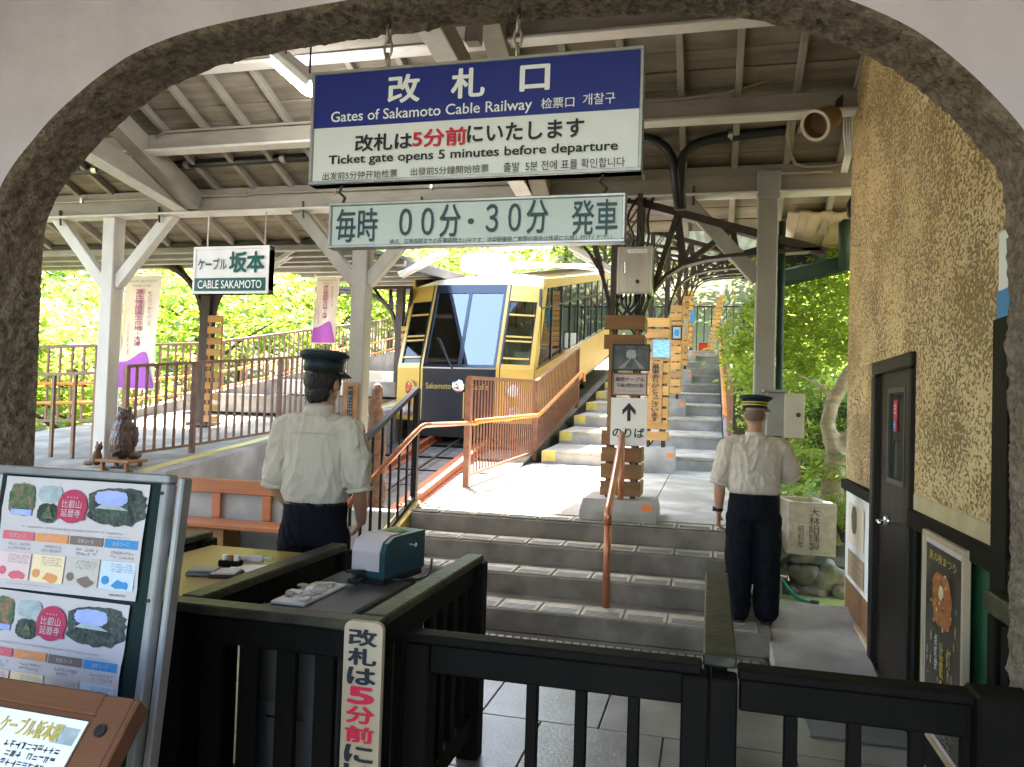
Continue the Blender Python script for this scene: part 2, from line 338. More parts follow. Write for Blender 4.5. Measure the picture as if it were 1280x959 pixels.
def text(s, c, w, h, m, parent, Rv=(1, 0, 0), Uv=(0, 0, 1), bold=0., name='lettering', lift=.003, vertical=False, sp=1.0):
    """flat lettering fitted into a box w x h about c"""
    cu = bpy.data.curves.new('lettering', 'FONT'); cu.body = '\n'.join(s) if vertical else s
    cu.resolution_u = 3; cu.space_line = .95; cu.space_character = sp
    if vertical: cu.align_x = 'CENTER'
    to = bpy.data.objects.new('lettering', cu); COL.objects.link(to); bpy.context.view_layer.update()
    me = bpy.data.meshes.new_from_object(to); bpy.data.objects.remove(to); bpy.data.curves.remove(cu)
    xs = [v.co.x for v in me.vertices]; ys = [v.co.y for v in me.vertices]
    x0, x1, y0, y1 = min(xs), max(xs), min(ys), max(ys); Rv, Uv, c = V(Rv).normalized(), V(Uv).normalized(), V(c); N = Rv.cross(Uv)
    sx = w/(x1-x0) if w else h/(y1-y0); sy = h/(y1-y0) if h else sx
    for v in me.vertices: v.co = Rv*((v.co.x-(x0+x1)/2)*sx)+Uv*((v.co.y-(y0+y1)/2)*sy)
    if bold:       # heavier strokes: the same flat outline laid again a hair aside
        src = [(v.co.copy()) for v in me.vertices]; pf = [tuple(p.vertices) for p in me.polygons]; vs2, fs2 = [], []; r_ = bold*.75
        for k in range(8):
            a = 2*math.pi*k/8; d = Rv*(math.cos(a)*r_*sx)+Uv*(math.sin(a)*r_*sy)+N*(.00012*k); i0 = len(vs2)
            vs2 += [q+d for q in src]; fs2 += [tuple(i+i0 for i in f) for f in pf]
        me = bpy.data.meshes.new('lettering'); me.from_pydata(vs2, [], fs2)
    me.materials.clear(); me.materials.append(M[m])
    o = bpy.data.objects.new(name, me); COL.objects.link(o); o.parent = parent; q = c+N*lift; WL[o.name] = q
    o.location = q-WL[parent.name]; return o
def decal(name, c, w, h, m, parent, Rv=(1, 0, 0), Uv=(0, 0, 1), lift=.0015, shape=None):
    """thin printed patch: rect, or 'disc'/'blob'"""
    Rv, Uv, c = V(Rv).normalized(), V(Uv).normalized(), V(c); N = Rv.cross(Uv); c = c+N*lift
    if shape is None: pts = [(-.5, -.5), (.5, -.5), (.5, .5), (-.5, .5)]
    elif shape == 'disc': pts = [(.5*math.cos(a), .5*math.sin(a)) for a in [2*math.pi*k/28 for k in range(28)]]
    else:
        rr = random.Random(len(name)+int(w*1e4)); pts = []
        for k in range(36):
            a = 2*math.pi*k/36; q = (abs(math.cos(a))**3+abs(math.sin(a))**3)**(-1/3)*(.5+.035*rr.uniform(-1, 1)); pts.append((q*math.cos(a), q*math.sin(a)))
    return obj(name, MB().quad(*[c+Rv*(x*w)+Uv*(y*h) for x, y in pts]), m, parent)
def lines(c, w, h, n, m, parent, Rv, Uv, lift=.0016, name='print_line', ragged=.35):
    """rows of small print too small to read, as broken strokes"""
    Rv, Uv, c = V(Rv).normalized(), V(Uv).normalized(), V(c); N = Rv.cross(Uv); b = MB(); lh = h/n; rr = random.Random(int(abs(c.x*c.z)*1e5))
    for i in range(n):
        x = -w/2; end = w/2*(1-ragged*rr.random()); y = h/2-lh*(i+.5)
        while x < end:
            l = lh*.72
            if rr.random() < .9:
                for q in range(rr.choice((2, 3, 3))):      # a few crossing strokes per sign
                    if rr.random() < .55: xa, xb = x+lh*.02, x+l*.9; ya = y+lh*rr.uniform(-.32, .28); yb = ya+lh*.11
                    else: xa = x+lh*rr.uniform(.05, .5); xb = xa+lh*.12; ya, yb = y-lh*.34, y+lh*.34
                    p = c+N*(lift+.00006*q); b.quad(*[p+Rv*u+Uv*d for u, d in ((xa, ya), (xb, ya), (xb, yb), (xa, yb))])
            x += lh*.82
    o = obj(name, b, m, parent); o['kind'] = 'stuff'; return o
def remesh(mb, vox, smooth=2, disp=None):
    me = bpy.data.meshes.new('tmp'); me.from_pydata(mb.v, [], mb.f); o = bpy.data.objects.new('tmp', me); COL.objects.link(o)
    r = o.modifiers.new('r', 'REMESH'); r.mode = 'VOXEL'; r.voxel_size = vox
    if smooth: s_ = o.modifiers.new('s', 'SMOOTH'); s_.iterations = smooth; s_.factor = .5
    dg = bpy.context.evaluated_depsgraph_get(); out = bpy.data.meshes.new_from_object(o.evaluated_get(dg)); bpy.data.objects.remove(o)
    if disp:
        nn = [v.normal.copy() for v in out.vertices]
        for v, n_ in zip(out.vertices, nn): v.co = v.co+n_*disp(v.co)
    out.materials.clear(); out.shade_smooth(); return out
def mobj(name, me, m, parent, **k):
    """mesh in world coordinates under parent"""
    c = sum((v.co for v in me.vertices), V())/len(me.vertices)
    for v in me.vertices: v.co -= c
    me.materials.append(M[m]); o = bpy.data.objects.new(name, me); COL.objects.link(o); o.parent = parent; WL[o.name] = c; o.location = c-WL[parent.name]
    return setp(o, **k)
def arc(c, r, a0, a1, n, plane='xz'):
    out = []
    for i in range(n+1):
        a = math.radians(a0+(a1-a0)*i/n); d = (math.cos(a)*r, math.sin(a)*r)
        out.append(V(c)+(V((d[0], 0, d[1])) if plane == 'xz' else V((d[0], d[1], 0))))
    return out
def loft(mb, rows, n=18, e=2.2):
    """rows: (x, y, z, rx, ry) horizontal superellipse rings"""
    rings = []
    for x, y, z, rx, ry in rows:
        q = []
        for k in range(n):
            a = 2*math.pi*k/n; ca, sa = math.cos(a), math.sin(a)
            q.append(V((x+rx*math.copysign(abs(ca)**(2/e), ca), y+ry*math.copysign(abs(sa)**(2/e), sa), z)))
        rings.append(q)
    return mb.rings(rings)

#=STRUCTURE=
# ------------------------------------------------------------------ heights of the place
STX0, STX1 = -2.62, .22
def stairz(Y): return .64+(Y-6.94)*.02 if Y < 12.35 else .75+.187*(Y-12.35)
def roofb(Y): return .64+.155*(Y-7.4)
def lpz(Y): return .85+.115*(Y-7)
def trackz(Y): return .22+.186*(Y-9)
def roofz(Y): return 3.93+.384*(7.4-Y)

# ground: one sheet rising into a hillside
def gz(x, y):
    z = -.12+max(0, y-9)*.17-max(0, min(1, (y-9)/3))*.3
    if x > .6: z += max(0, min(1, (y-7.3)/.5))*.55*min(1, (x-.6)/.3)+max(0, x-2)*.45*max(0, min(1, (y-6.5)/2))
    if x < -9.5: z += -.15*max(0, min(6, -9.5-x))*max(0, min(1, (y-4)/4))
    if y > 34: z += (y-34)*.25
    if x < -16: z += (-16-x)*.3*max(0, min(1, (y-6)/10))
    return z+.12*noise.noise(V((x*.5, y*.5, 0)))*max(0, min(1, (y-9)/5))
xs = [-90, -60, -45, -34]+[-28+i*1.0 for i in range(27)]+[-1+i*.5 for i in range(12)]+[5+i*1.2 for i in range(14)]+[26, 34, 50, 80]
ys = [-90, -40, -15, -5, 0, 4, 6]+[6.6+.35*i for i in range(12)]+[11+i*1.2 for i in range(36)]+[58, 66, 78, 95, 120]
b = MB(); nx = len(xs)
b.v = [V((x, y, gz(x, y)-.3*(1 if (-9.4 < x < .6 and y > 5) else 0))) for y in ys for x in xs]
b.f = [(j*nx+i, j*nx+i+1, (j+1)*nx+i+1, (j+1)*nx+i) for j in range(len(ys)-1) for i in range(nx-1)]
obj('ground', b, 'ground', kind='structure', smooth=True)

# concourse floor of big square tiles
fl = obj('floor', MB().box((-1.2, 2.2, -.06), (7.6, 6.9, .1)), 'grout', kind='structure')
ty = [-.9+.62*i for i in range(11)]
for j, y0 in enumerate(ty):
    y1 = min(y0+.62, 5.2)
    for i in range(9):
        x0 = -4.6+.63*i+(.0 if j % 2 else .3)
        if x0 > 1.0 or y1-y0 < .05: continue
        x1 = min(x0+.63, 1.04)
        obj('tile', MB().box(((x0+x1)/2, (y0+y1)/2, random.uniform(-.001, .001)), (x1-x0-.007, y1-y0-.007, .02), ch=.003), 'tile', fl)

# entrance steps up to the landing
SY = [5.55, 5.64, 6.11, 6.55, 6.94]
NY = [5.60, 6.08, 6.52, 6.92]
st = obj('entrance_steps', MB().box((-1.16, 5.4, -.03), (3.12, .4, .06), ch=.004), 'step', kind='structure')
for k in range(4):
    y0 = NY[k]; y1 = NY[k+1]+.3 if k < 3 else 7.3
    obj('step', MB().box((-1.135, (y0+y1)/2, .16*k+.08-.003*k), (3.15, y1-y0, .16+.002), ch=.008), 'step', st)
    for i in range(10):
        x = .36-.31*i-.155
        if x < -2.72: continue
        t = MB().box((x, y0+.155, .16*(k+1)+.004), (.296, .26, .012), ch=.003)
        o = obj('nosing_tile', t, 'nosing', st)
        g = MB()
        for q in range(4): g.box((x, y0+.045+.034*q, .16*(k+1)+.0105), (.25, .012, .004))
        gr = obj('groove', g, 'cabinet', o); gr['kind'] = 'stuff'
# drain grate along the lowest riser
dg_ = MB()
for i in range(52): dg_.box((.36-.06*i-.03, 5.42, .006), (.045, .11, .014), ch=.003)
dr = thing('drain_grate', 'long cast iron drain grating along the foot of the steps', 'drain', (-1.2, 5.42, 0))
obj('grate_frame', MB().box((-1.17, 5.42, .002), (3.1, .16, .01)), 'iron', dr)
x = obj('grate', dg_, 'steel', dr); x['kind'] = 'stuff'

# landing, upper stairs
l_ = MB().prism([(STX0-.15, 7.28, .634), (.75, 7.28, .634), (.75, 12.36, .735), (STX0-.15, 12.36, .735)], (0, 0, -.6))
ld = obj('landing', l_, 'grout', kind='structure')
lx = [STX0-.15, -1.62, -.55, .745]; ly = [7.29, 8.5, 9.75, 11.05, 12.355]
for a, c in zip(lx, lx[1:]):
    for d, e in zip(ly, ly[1:]):
        obj('slab', MB().prism([(a+.005, d+.005, stairz(d)+.002), (c-.005, d+.005, stairz(d)+.002), (c-.005, e-.005, stairz(e)+.002), (a+.005, e-.005, stairz(e)+.002)], (0, 0, -.05)), 'concrete', ld)
us = obj('upper_stairs', MB().prism([(STX0-.14, 12.37, .4), (.2, 12.37, .4), (.2, 30, 3.6), (STX0-.14, 30, 3.6)], (0, 0, -.8)), 'concrete', kind='structure')
for k in range(11):
    y0 = 12.35+1.5*k; z0 = .75+.28*k
    p = [(STX0, y0, z0-.3), (STX0, y0, z0+.2), (STX0, y0+1.5, z0+.27), (STX0, y0+1.5, z0-.3)]
    s_ = obj('step', MB().prism(p, (STX1-STX0, 0, 0)), 'concrete', us)
    obj('step_nosing', MB().box(((STX0+STX1)/2+.1, y0+.0, z0+.185), (STX1-STX0-.35, .03, .05), ch=.006), 'nosing', s_)
    obj('yellow_mark', MB().box((STX0+.12, y0+.06, z0+.125), (.22, .14, .165)), 'yellow', s_)
    if k in (1, 3): obj('yellow_mark', MB().box((-1.15, y0+.0, z0+.13), (.34, .012, .09)), 'yellow', s_)
top = MB().box((-1.2, 31.5, 3.75), (3.6, 5, .2)); obj('upper_platform', top, 'concrete', kind='structure')
# white sloping stringer at the stairs' right side
obj('stair_kerb', MB().prism([(.24, 12.2, .6), (.24, 12.2, 1.05), (.24, 29, 4.2), (.24, 29, 3.4)], (.14, 0, 0)), 'concrete', kind='structure')

# track pit and rails
obj('track_bed', MB().prism([(-5.45, 7.3, -.05), (STX0-.2, 7.3, -.05), (STX0-.2, 34, trackz(34)-.25), (-5.45, 34, trackz(34)-.25)], (0, 0, -.3)), 'track_conc', kind='structure')
tr = thing('cable_track', 'rusty orange rails of the cable car track running up below the car', 'railway track', (-4.2, 7.8, 0))
for x in (-4.2-.53, -4.2+.53):
    r_ = [(x-.06, 7.8, 0), (x+.06, 7.8, 0), (x+.06, 7.8, .02), (x+.015, 7.8, .03), (x+.015, 7.8, .10), (x+.035, 7.8, .11), (x+.035, 7.8, .14), (x-.035, 7.8, .14), (x-.035, 7.8, .11), (x-.015, 7.8, .10), (x-.015, 7.8, .03), (x-.06, 7.8, .02)]
    obj('rail', MB().prism([(a, b_, c+trackz(7.8)) for a, b_, c in r_], (0, 26, 26*.186)), 'rust', tr)
    obj('guard_beam', MB().beam((x-.16, 7.8, trackz(7.8)+.02), (x-.16, 33.8, trackz(33.8)+.02), .16, .1), 'rust', tr)
for i in range(16):
    y = 8.1+i*.8; bm('sleeper', (-5.2, y, trackz(y)-.06), (-3.2, y, trackz(y)-.06), .2, .12, 'dark_wood', tr)
bm('cable', (-4.2, 7.8, trackz(7.8)+.1), (-4.2, 33, trackz(33)+.1), .035, .035, 'steel_dark', tr)

# left platform
lp = MB().prism([(-9.2, 7.05, lpz(7.05)), (-5.5, 7.05, lpz(7.05)), (-5.5, 32, lpz(32)), (-9.2, 32, lpz(32))], (0, 0, -1.6))
lp_o = obj('platform', lp, 'concrete', kind='structure')
obj('yellow_line', MB().prism([(-5.85, 7.06, lpz(7.06)+.004), (-5.70, 7.06, lpz(7.06)+.004), (-5.70, 31, lpz(31)+.004), (-5.85, 31, lpz(31)+.004)], (0, 0, -.003)), 'yellow', lp_o)
for i, y in enumerate((11.5, 14.5, 17.5)):
    obj('platform_step', MB().box((-7.4, y+1.5, lpz(y)+.2), (2.6, 3, .3), ch=.01), 'concrete', lp_o)
# low wall across the end of the track pit
pw = obj('pit_wall', MB().box((-4.1, 7.12, .1), (2.7, .2, 1.0), ch=.01), 'concrete', kind='structure')

# ------------------------------------------------------------------ arch
INN = [(38, 640), (40, 580), (44, 480), (47, 400), (50, 330), (54, 279), (66, 250), (82, 225), (98, 207), (120, 180), (144, 158), (175, 132), (213, 106), (250, 90), (290, 77), (340, 66), (394, 57), (470, 45), (559, 34), (640, 27), (724, 22), (780, 19), (820, 18), (880, 19), (936, 23), (970, 29), (999, 37), (1036, 49), (1073, 64), (1098, 76), (1120, 88), (1146, 107), (1171, 129), (1192, 148), (1210, 168), (1232, 192), (1249, 217), (1255, 235), (1258, 256), (1260, 290), (1260, 375), (1261, 500), (1263, 640)]
YB, YF = 2.80, 2.56
prof = [aY(px, py, YB) for px, py in INN]; prof = [(p.x, p.z) for p in prof]
prof = [(prof[0][0], -.05)]+prof+[(prof[-1][0], -.05)]
def resample(pts, step):
    out = [pts[0]]; acc = 0
    for a, b_ in zip(pts, pts[1:]):
        L = math.hypot(b_[0]-a[0], b_[1]-a[1]); n = max(1, round(L/step))
        out += [(a[0]+(b_[0]-a[0])*i/n, a[1]+(b_[1]-a[1])*i/n) for i in range(1, n+1)]
    return out
P = resample(prof, .014)
# smooth the corners of the traced curve
for _ in range(22): P = [P[0]]+[((a[0]+2*b_[0]+c[0])/4, (a[1]+2*b_[1]+c[1])/4) for a, b_, c in zip(P, P[1:], P[2:])]+[P[-1]]
ar = thing('arch_wall', 'white plastered wall with a wide arched opening edged in dark roughcast', 'arch wall', (-.97, 2.7, 0))
rv = MB(); nw = 18; n = len(P); xc = -.97
for i, (x, z) in enumerate(P):
    a, c = P[max(0, i-1)], P[min(n-1, i+1)]; t = V((c[0]-a[0], 0, c[1]-a[1])).normalized(); nn = V((t.z, 0, -t.x))     # toward the opening
    for j in range(nw):
        y = YF+(YB+.03-YF)*j/(nw-1); q = V((x, y, z))
        e = min(j, nw-1-j); rnd_ = -.02*max(0, 1-e/2.)**2
        d = (.016*noise.noise(q*12)+.013*noise.noise(q*33)+.011*noise.noise(q*62))*min(1, e*.4)+rnd_
        rv.v.append(q+nn*d)
for i in range(n-1):
    for j in range(nw-1): rv.f.append((i*nw+j, i*nw+j+1, (i+1)*nw+j+1, (i+1)*nw+j))
obj('arch_reveal', rv, 'roughcast', ar, smooth=True)
for nm, yy, mm in (('plaster_face', YF, 'plaster'), ('rear_face', YB, 'plaster')):
    pf = MB(); TOP = 5.9; XL, XR = -9.5, 7
    # grow 4 mm into the reveal
    OUT = []
    for i, (x, z) in enumerate(P):
        a, c = P[max(0, i-1)], P[min(n-1, i+1)]; t = V((c[0]-a[0], 0, c[1]-a[1])).normalized(); OUT.append((x-t.z*.02, z+t.x*.02))
    Q = [OUT[0]]
    for p_ in OUT[1:]:
        if p_[0] > Q[-1][0]+1e-4: Q.append(p_)
    for (x0, z0), (x1, z1) in zip(Q, Q[1:]):
        if x1-x0 > 1e-4: pf.quad((x0, yy, z0), (x1, yy, z1), (x1, yy, TOP), (x0, yy, TOP))
    xl = min(p[0] for p in P); xr = max(p[0] for p in P)
    zl = [p for p in P if p[0] <= P[0][0]+.02]
    pf.quad((XL, yy, -.1), (Q[0][0], yy, -.1), (Q[0][0], yy, TOP), (XL, yy, TOP)); pf.quad((Q[-1][0], yy, -.1), (XR, yy, -.1), (XR, yy, TOP), (Q[-1][0], yy, TOP))
    obj(nm, pf, mm, ar)

# ------------------------------------------------------------------ unseen entrance hall round the camera, opening sized to cut front fill light
obj('unseen_hall_ceiling', MB().box((-1.2, .3, 3.75), (9, 4.4, .2)), 'plaster', kind='structure')
for nm, c, d in (('unseen_hall_wall', (-5.3, .3, 1.8), (.2, 4.4, 3.8)), ('unseen_hall_wall', (2.9, .3, 1.8), (.2, 4.4, 3.8)), ('unseen_hall_wall', (-4.2, -1.95, 1.8), (2.0, .2, 3.8)), ('unseen_hall_wall', (1.85, -1.95, 1.8), (1.9, .2, 3.8)), ('unseen_hall_wall', (-1.15, -1.95, 3.47), (4.05, .2, .36))):
    obj(nm, MB().box(c, d), 'plaster', kind='structure')

# ------------------------------------------------------------------ right wall (ticket office)
WX = 1.05; WE = 6.62
DY0, DY1 = aX(1143, 600, WX).y, aX(1093, 600, WX).y; DT = aX(1143, 440, WX).z
rw = thing('office_wall', 'tan scraped stucco wall with dark wainscot and rounded far corner', 'wall', (WX, 4.7, 0))
def strip(y0, y1, z0, z1, x=WX, m='stucco', name='stucco_panel', t=.2, par=None):
    return obj(name, MB().box((x+t/2, (y0+y1)/2, (z0+z1)/2), (t, y1-y0, z1-z0), ch=.004), m, par or rw)
ZR = 1.19
strip(2.82, DY0+.01, ZR+.06, 5.4); strip(DY1-.01, WE, ZR-.02, 5.4); strip(DY0+.012, DY1-.012, DT-.01, 5.4)
# rounded far corner
rc = MB(); rows = []
for i in range(9):
    a = math.pi/2*i/8; rows.append((WX+.3-.3*math.cos(a), WE-.002+.3*math.sin(a)))
pts = rows+[(2.6, WE+.298), (2.6, WE-.002)]
rc.prism([(x, y, 1.17) for x, y in pts], (0, 0, 4.2)); obj('stucco_corner', rc, 'stucco', rw)
rc = MB(); rc.prism([(x+.004, y-.004, -.05) for x, y in pts], (0, 0, 1.2)); obj('corner_base', rc, 'render', rw)
strip(2.82, DY0-.0, ZR-.02, ZR+.07, WX-.004, 'render', 'smooth_band')
strip(2.82, DY0-.0, -.02, ZR-.06, WX+.01, 'wain_green', 'wainscot_panel'); strip(DY1, WE, -.02, ZR-.09, WX+.01, 'slat_dark', 'wainscot_panel')
strip(2.82, DY0, ZR-.10, ZR-.012, WX-.035, 'dark_wood', 'dado_rail', .1); strip(DY1, WE+.05, ZR-.10, ZR-.025, WX-.03, 'dark_wood', 'dado_rail', .1)
strip(2.82, DY0, -.01, .14, WX-.02, 'dark_wood', 'skirting', .08); strip(DY1, WE, -.01, .16, WX-.02, 'render', 'skirting', .08)
for y in (2.95, 3.62, 4.40): strip(y, y+.07, .14, ZR-.1, WX-.015, 'dark_wood', 'wainscot_stile', .08)
# dark pilaster on the wall
pl = aX(1241, 400, WX-.04); y0 = pl.y-.16
strip(y0, pl.y, -.01, pl.z, WX-.04, 'dark_wood', 'pilaster', .10)
# door
dr_ = MB().box((WX+.035, (DY0+DY1)/2, DT/2), (.05, DY1-DY0-.16, DT-.12), ch=.004)
d_ = obj('door', dr_, 'door_wood', rw)
for (ya, yb_, za, zb) in ((DY0, DY0+.09, -.01, DT-.085), (DY1-.09, DY1, -.01, DT-.085), (DY0, DY1, DT-.08, DT)):
    obj('door_frame', MB().box((WX+.03, (ya+yb_)/2, (za+zb)/2), (.12, yb_-ya, zb-za), ch=.008), 'door_wood', rw)
wy0, wy1 = aX(1139, 560, WX+.03).y, aX(1119, 560, WX+.03).y
obj('pane', MB().box((WX+.008, (wy0+wy1)/2, 1.55), (.012, wy1-wy0, .52)), 'tint', d_)
fr = MB()
for (ya, yb_, za, zb) in ((wy0-.025, wy0, 1.27, 1.83), (wy1, wy1+.025, 1.27, 1.83), (wy0, wy1, 1.27, 1.30), (wy0, wy1, 1.80, 1.83)): fr.box((WX+.004, (ya+yb_)/2, (za+zb)/2), (.03, yb_-ya, zb-za))
obj('window_frame', fr, 'black_metal', d_)
hd = aX(1109, 651, WX); h_ = MB().tube([(WX+.03, hd.y+.0, hd.z), (WX-.02, hd.y, hd.z)], .028, 16).tube([(WX-.02, hd.y, hd.z), (WX-.05, hd.y, hd.z), (WX-.06, hd.y-.03, hd.z), (WX-.06, hd.y-.12, hd.z)], .012, 10)
obj('handle', h_, 'chrome', d_, smooth=True)
#=ROOF=
# ------------------------------------------------------------------ timber canopy
cn = thing('timber_canopy', 'weathered white plank roof on rafters sloping down over the concourse', 'canopy roof', (-3.5, 5.2, roofz(5.2)))
XA, XB = -9.6, 1.75
sl_ = V((0, 1, -.384)).normalized(); up_ = V((0, .384, 1)).normalized()
yy = 2.83; i = 0
while yy < 8.3:
    wv = .205; y1 = min(yy+wv*sl_.y, 8.4); c0 = (yy+y1)/2
    cuts = [XA]+sorted(random.uniform(XA+2, XB-2) for _ in range(1))+[XB]
    for a, b_ in zip(cuts, cuts[1:]):
        o = MB().box(((a+b_)/2, c0, roofz(c0)+.012+random.uniform(-.004, .004)), (b_-a-.004, (y1-yy)/sl_.y-.009, .022), (V((1, 0, 0)), sl_, up_), .003)
        obj('roof_plank', o, 'plank', cn)
    yy = y1; i += 1
# roofing felt over the planks
obj('roof_cover', MB().prism([(XA, 2.8, roofz(2.8)+.05), (XB, 2.8, roofz(2.8)+.05), (XB, 8.42, roofz(8.42)+.05), (XA, 8.42, roofz(8.42)+.05)], (0, 0, .05)), 'roof_dark', cn)
for k in range(-21, 5):
    x = -.287+.45*k
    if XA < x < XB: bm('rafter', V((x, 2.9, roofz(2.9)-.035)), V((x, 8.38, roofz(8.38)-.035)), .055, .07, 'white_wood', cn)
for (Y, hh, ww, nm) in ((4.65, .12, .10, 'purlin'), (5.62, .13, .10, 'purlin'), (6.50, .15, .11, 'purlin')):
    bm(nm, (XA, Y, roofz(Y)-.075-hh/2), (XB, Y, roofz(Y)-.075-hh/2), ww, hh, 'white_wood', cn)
    bm('purlin_cap', (XA, Y-.01, roofz(Y)-.085-hh), (XB, Y-.01, roofz(Y)-.085-hh), ww+.05, .025, 'post_paint', cn)
BZ = 3.66
bm('eaves_beam', (XA, 7.4, BZ+.125), (XB, 7.4, BZ+.125), .16, .25, 'white_wood', cn)
bm('eaves_cap', (XA, 7.36, BZ-.012), (XB, 7.36, BZ-.012), .2, .022, 'post_paint', cn)
for x in (-5.49, -1.62):
    bm('principal_rafter', (x, 3.0, roofz(3.0)-.2), (x, 7.3, roofz(7.3)-.2), .17, .2, 'white_wood', cn)
    bm('tie_beam', (x-.16, 2.9, BZ+.12+.127*4.5), (x-.16, 7.32, BZ+.12), .12, .2, 'white_wood', cn)
    bm('tie_cap', (x-.16, 2.9, BZ+.01+.127*4.5), (x-.16, 7.32, BZ+.01), .16, .02, 'post_paint', cn)
    bm('king_strut', (x, 5.0, BZ+.45), (x, 5.0, roofz(5.0)-.3), .1, .1, 'white_wood', cn)
# conduits under the roof
cb = thing('cable_conduit', 'thin pale electric conduit clipped along the timber purlin', 'conduit', (-2, 6.4, 4))
Yq = 6.43; zq = roofz(6.5)-.06
pts = [V((-5.3, Yq, zq-.05)), V((-5.2, Yq, zq)), V((-3, Yq, zq+.0)), V((-1.2, Yq, zq+.02)), V((-.3, Yq, zq-.01)), V((.1, Yq, zq+.02)), V((.4, Yq, zq+.1)), V((1.0, Yq, zq+.13))]
obj('tube', MB().tube(pts, .013, 8), 'white_wood', cb, smooth=True)
cb2 = thing('cable_conduit', 'thin pale conduit run along the face of the eaves beam', 'conduit', (-4, 7.3, 3.8))
obj('tube', MB().tube([V((-9, 7.29, BZ+.16)), V((-4.8, 7.29, BZ+.16)), V((-4.75, 7.29, BZ+.17)), V((1.0, 7.29, BZ+.15))], .012, 8), 'white_wood', cb2, smooth=True)
for i in range(9): obj('clip', MB().box((-8+i*1.05, 7.285, BZ+.165), (.03, .03, .05)), 'steel', cb2)
cb3 = thing('looped_conduit', 'curved pale conduit looping down beside the brown loudspeaker', 'conduit', (.6, 7.0, 4))
q = [aY(988, 140, 6.6), aY(984, 170, 6.9), aY(986, 190, 7.1), aY(994, 205, 7.25), aY(1010, 209, 7.28), aY(1040, 207, 7.28), aY(1060, 203, 7.28), aY(1062, 180, 7.1)]
obj('tube', MB().tube(q, .016, 8), 'white_wood', cb3, smooth=True)
def fillet(pts, r, n=5):
    out = [V(pts[0])]
    for a, b_, c in zip(pts, pts[1:], pts[2:]):
        a, b_, c = V(a), V(b_), V(c); u = (a-b_).normalized(); v_ = (c-b_).normalized(); rr = min(r, (a-b_).length*.48, (c-b_).length*.48)
        p0, p1 = b_+u*rr, b_+v_*rr
        for i in range(n+1): t = i/n; out.append(p0*(1-t)**2+b_*2*t*(1-t)+p1*t*t)
    return out+[V(pts[-1])]
YP = 6.95
pr = thing('black_pipe', 'thick black pipe bending down from the rafters nearer the loudspeaker', 'pipe', (0, YP, 4))
obj('tube', MB().tube(fillet([aY(1065, 146, YP), aY(1000, 160, YP), aY(848, 180, YP), aY(852, 262, YP)], .3), .042, 12), 'black_metal', pr, smooth=True)
for px, py in ((1000, 160), (913, 170)): obj('clip', MB().tube([aY(px-3, py, YP), aY(px+3, py, YP)], .05, 12).beam(aY(px, py, YP), aY(px, py, YP)+V((0, 0, .3)), .02, .02), 'steel', pr)
pr2 = thing('black_pipe', 'thick black pipe running left under the rafters behind the blue sign', 'pipe', (-3, YP, 4))
obj('tube', MB().tube(fillet([aY(60, 216, YP), aY(395, 196, YP), aY(838, 170, YP), aY(849, 262, YP)], .3), .042, 12), 'black_metal', pr2, smooth=True)
for px, py in ((120, 212), (235, 205), (355, 198)): obj('clip', MB().tube([aY(px-3, py, YP), aY(px+3, py, YP)], .05, 12).beam(aY(px, py, YP), aY(px, py, YP)+V((0, 0, .3)), .02, .02), 'steel', pr2)
pr3 = thing('black_pipe', 'black pipe dropping down the corner of the stucco wall', 'pipe', (1, 6.7, 3))
obj('tube', MB().tube(fillet([aY(1062, 120, 6.75), aY(1068, 160, 6.75), aY(1074, 235, 6.75), aY(1060, 258, 6.75), aY(1063, 272, 6.75), aY(1074, 272, 6.75)], .06), .022, 10), 'black_metal', pr3, smooth=True)
cl = thing('cable_bundle', 'white cables bundled on the stucco wall corner by the loudspeaker', 'cables', (1, 6.75, 4))
for k in range(4): obj('cable', MB().tube([aY(1056+3*k, 130, 6.72), aY(1055+3.5*k, 165, 6.72), aY(1058+2*k, 190, 6.75), aY(1052+2*k, 215, 7.2)], .01, 6), 'paper_w', cl, smooth=True)

# posts under the eaves beam
PX = [-6.6, -3.52, .465]
def post(x, label, zb, s=.17, braces=(-1, 1), pm='post_shade_grey'):
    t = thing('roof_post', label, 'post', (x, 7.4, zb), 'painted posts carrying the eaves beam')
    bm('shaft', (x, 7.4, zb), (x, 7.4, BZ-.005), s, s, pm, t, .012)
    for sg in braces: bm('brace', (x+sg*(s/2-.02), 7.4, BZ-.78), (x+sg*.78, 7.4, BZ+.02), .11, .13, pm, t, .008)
    for sg in braces: obj('bolt', MB().tube([(x+sg*.66, 7.30, BZ+.07), (x+sg*.66, 7.32, BZ-.1)], .012, 8), 'steel_dark', t)
    return t
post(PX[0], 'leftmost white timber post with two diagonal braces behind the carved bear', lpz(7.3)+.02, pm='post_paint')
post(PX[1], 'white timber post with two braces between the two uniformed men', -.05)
p3 = post(PX[2], 'grey post, paint darkened for shade, with a single brace and metal cabinet beside the right man', .1, .18, (-1,))
obj('head_plate', MB().box((PX[2], 7.33, BZ+.06), (.2, .14, .25), ch=.01), 'grey_paint', p3)
obj('edge_pipe', MB().tube([(PX[2]+.13, 7.38, .2), (PX[2]+.13, 7.38, 3.4)], .03, 10), 'gutter', p3, smooth=True)

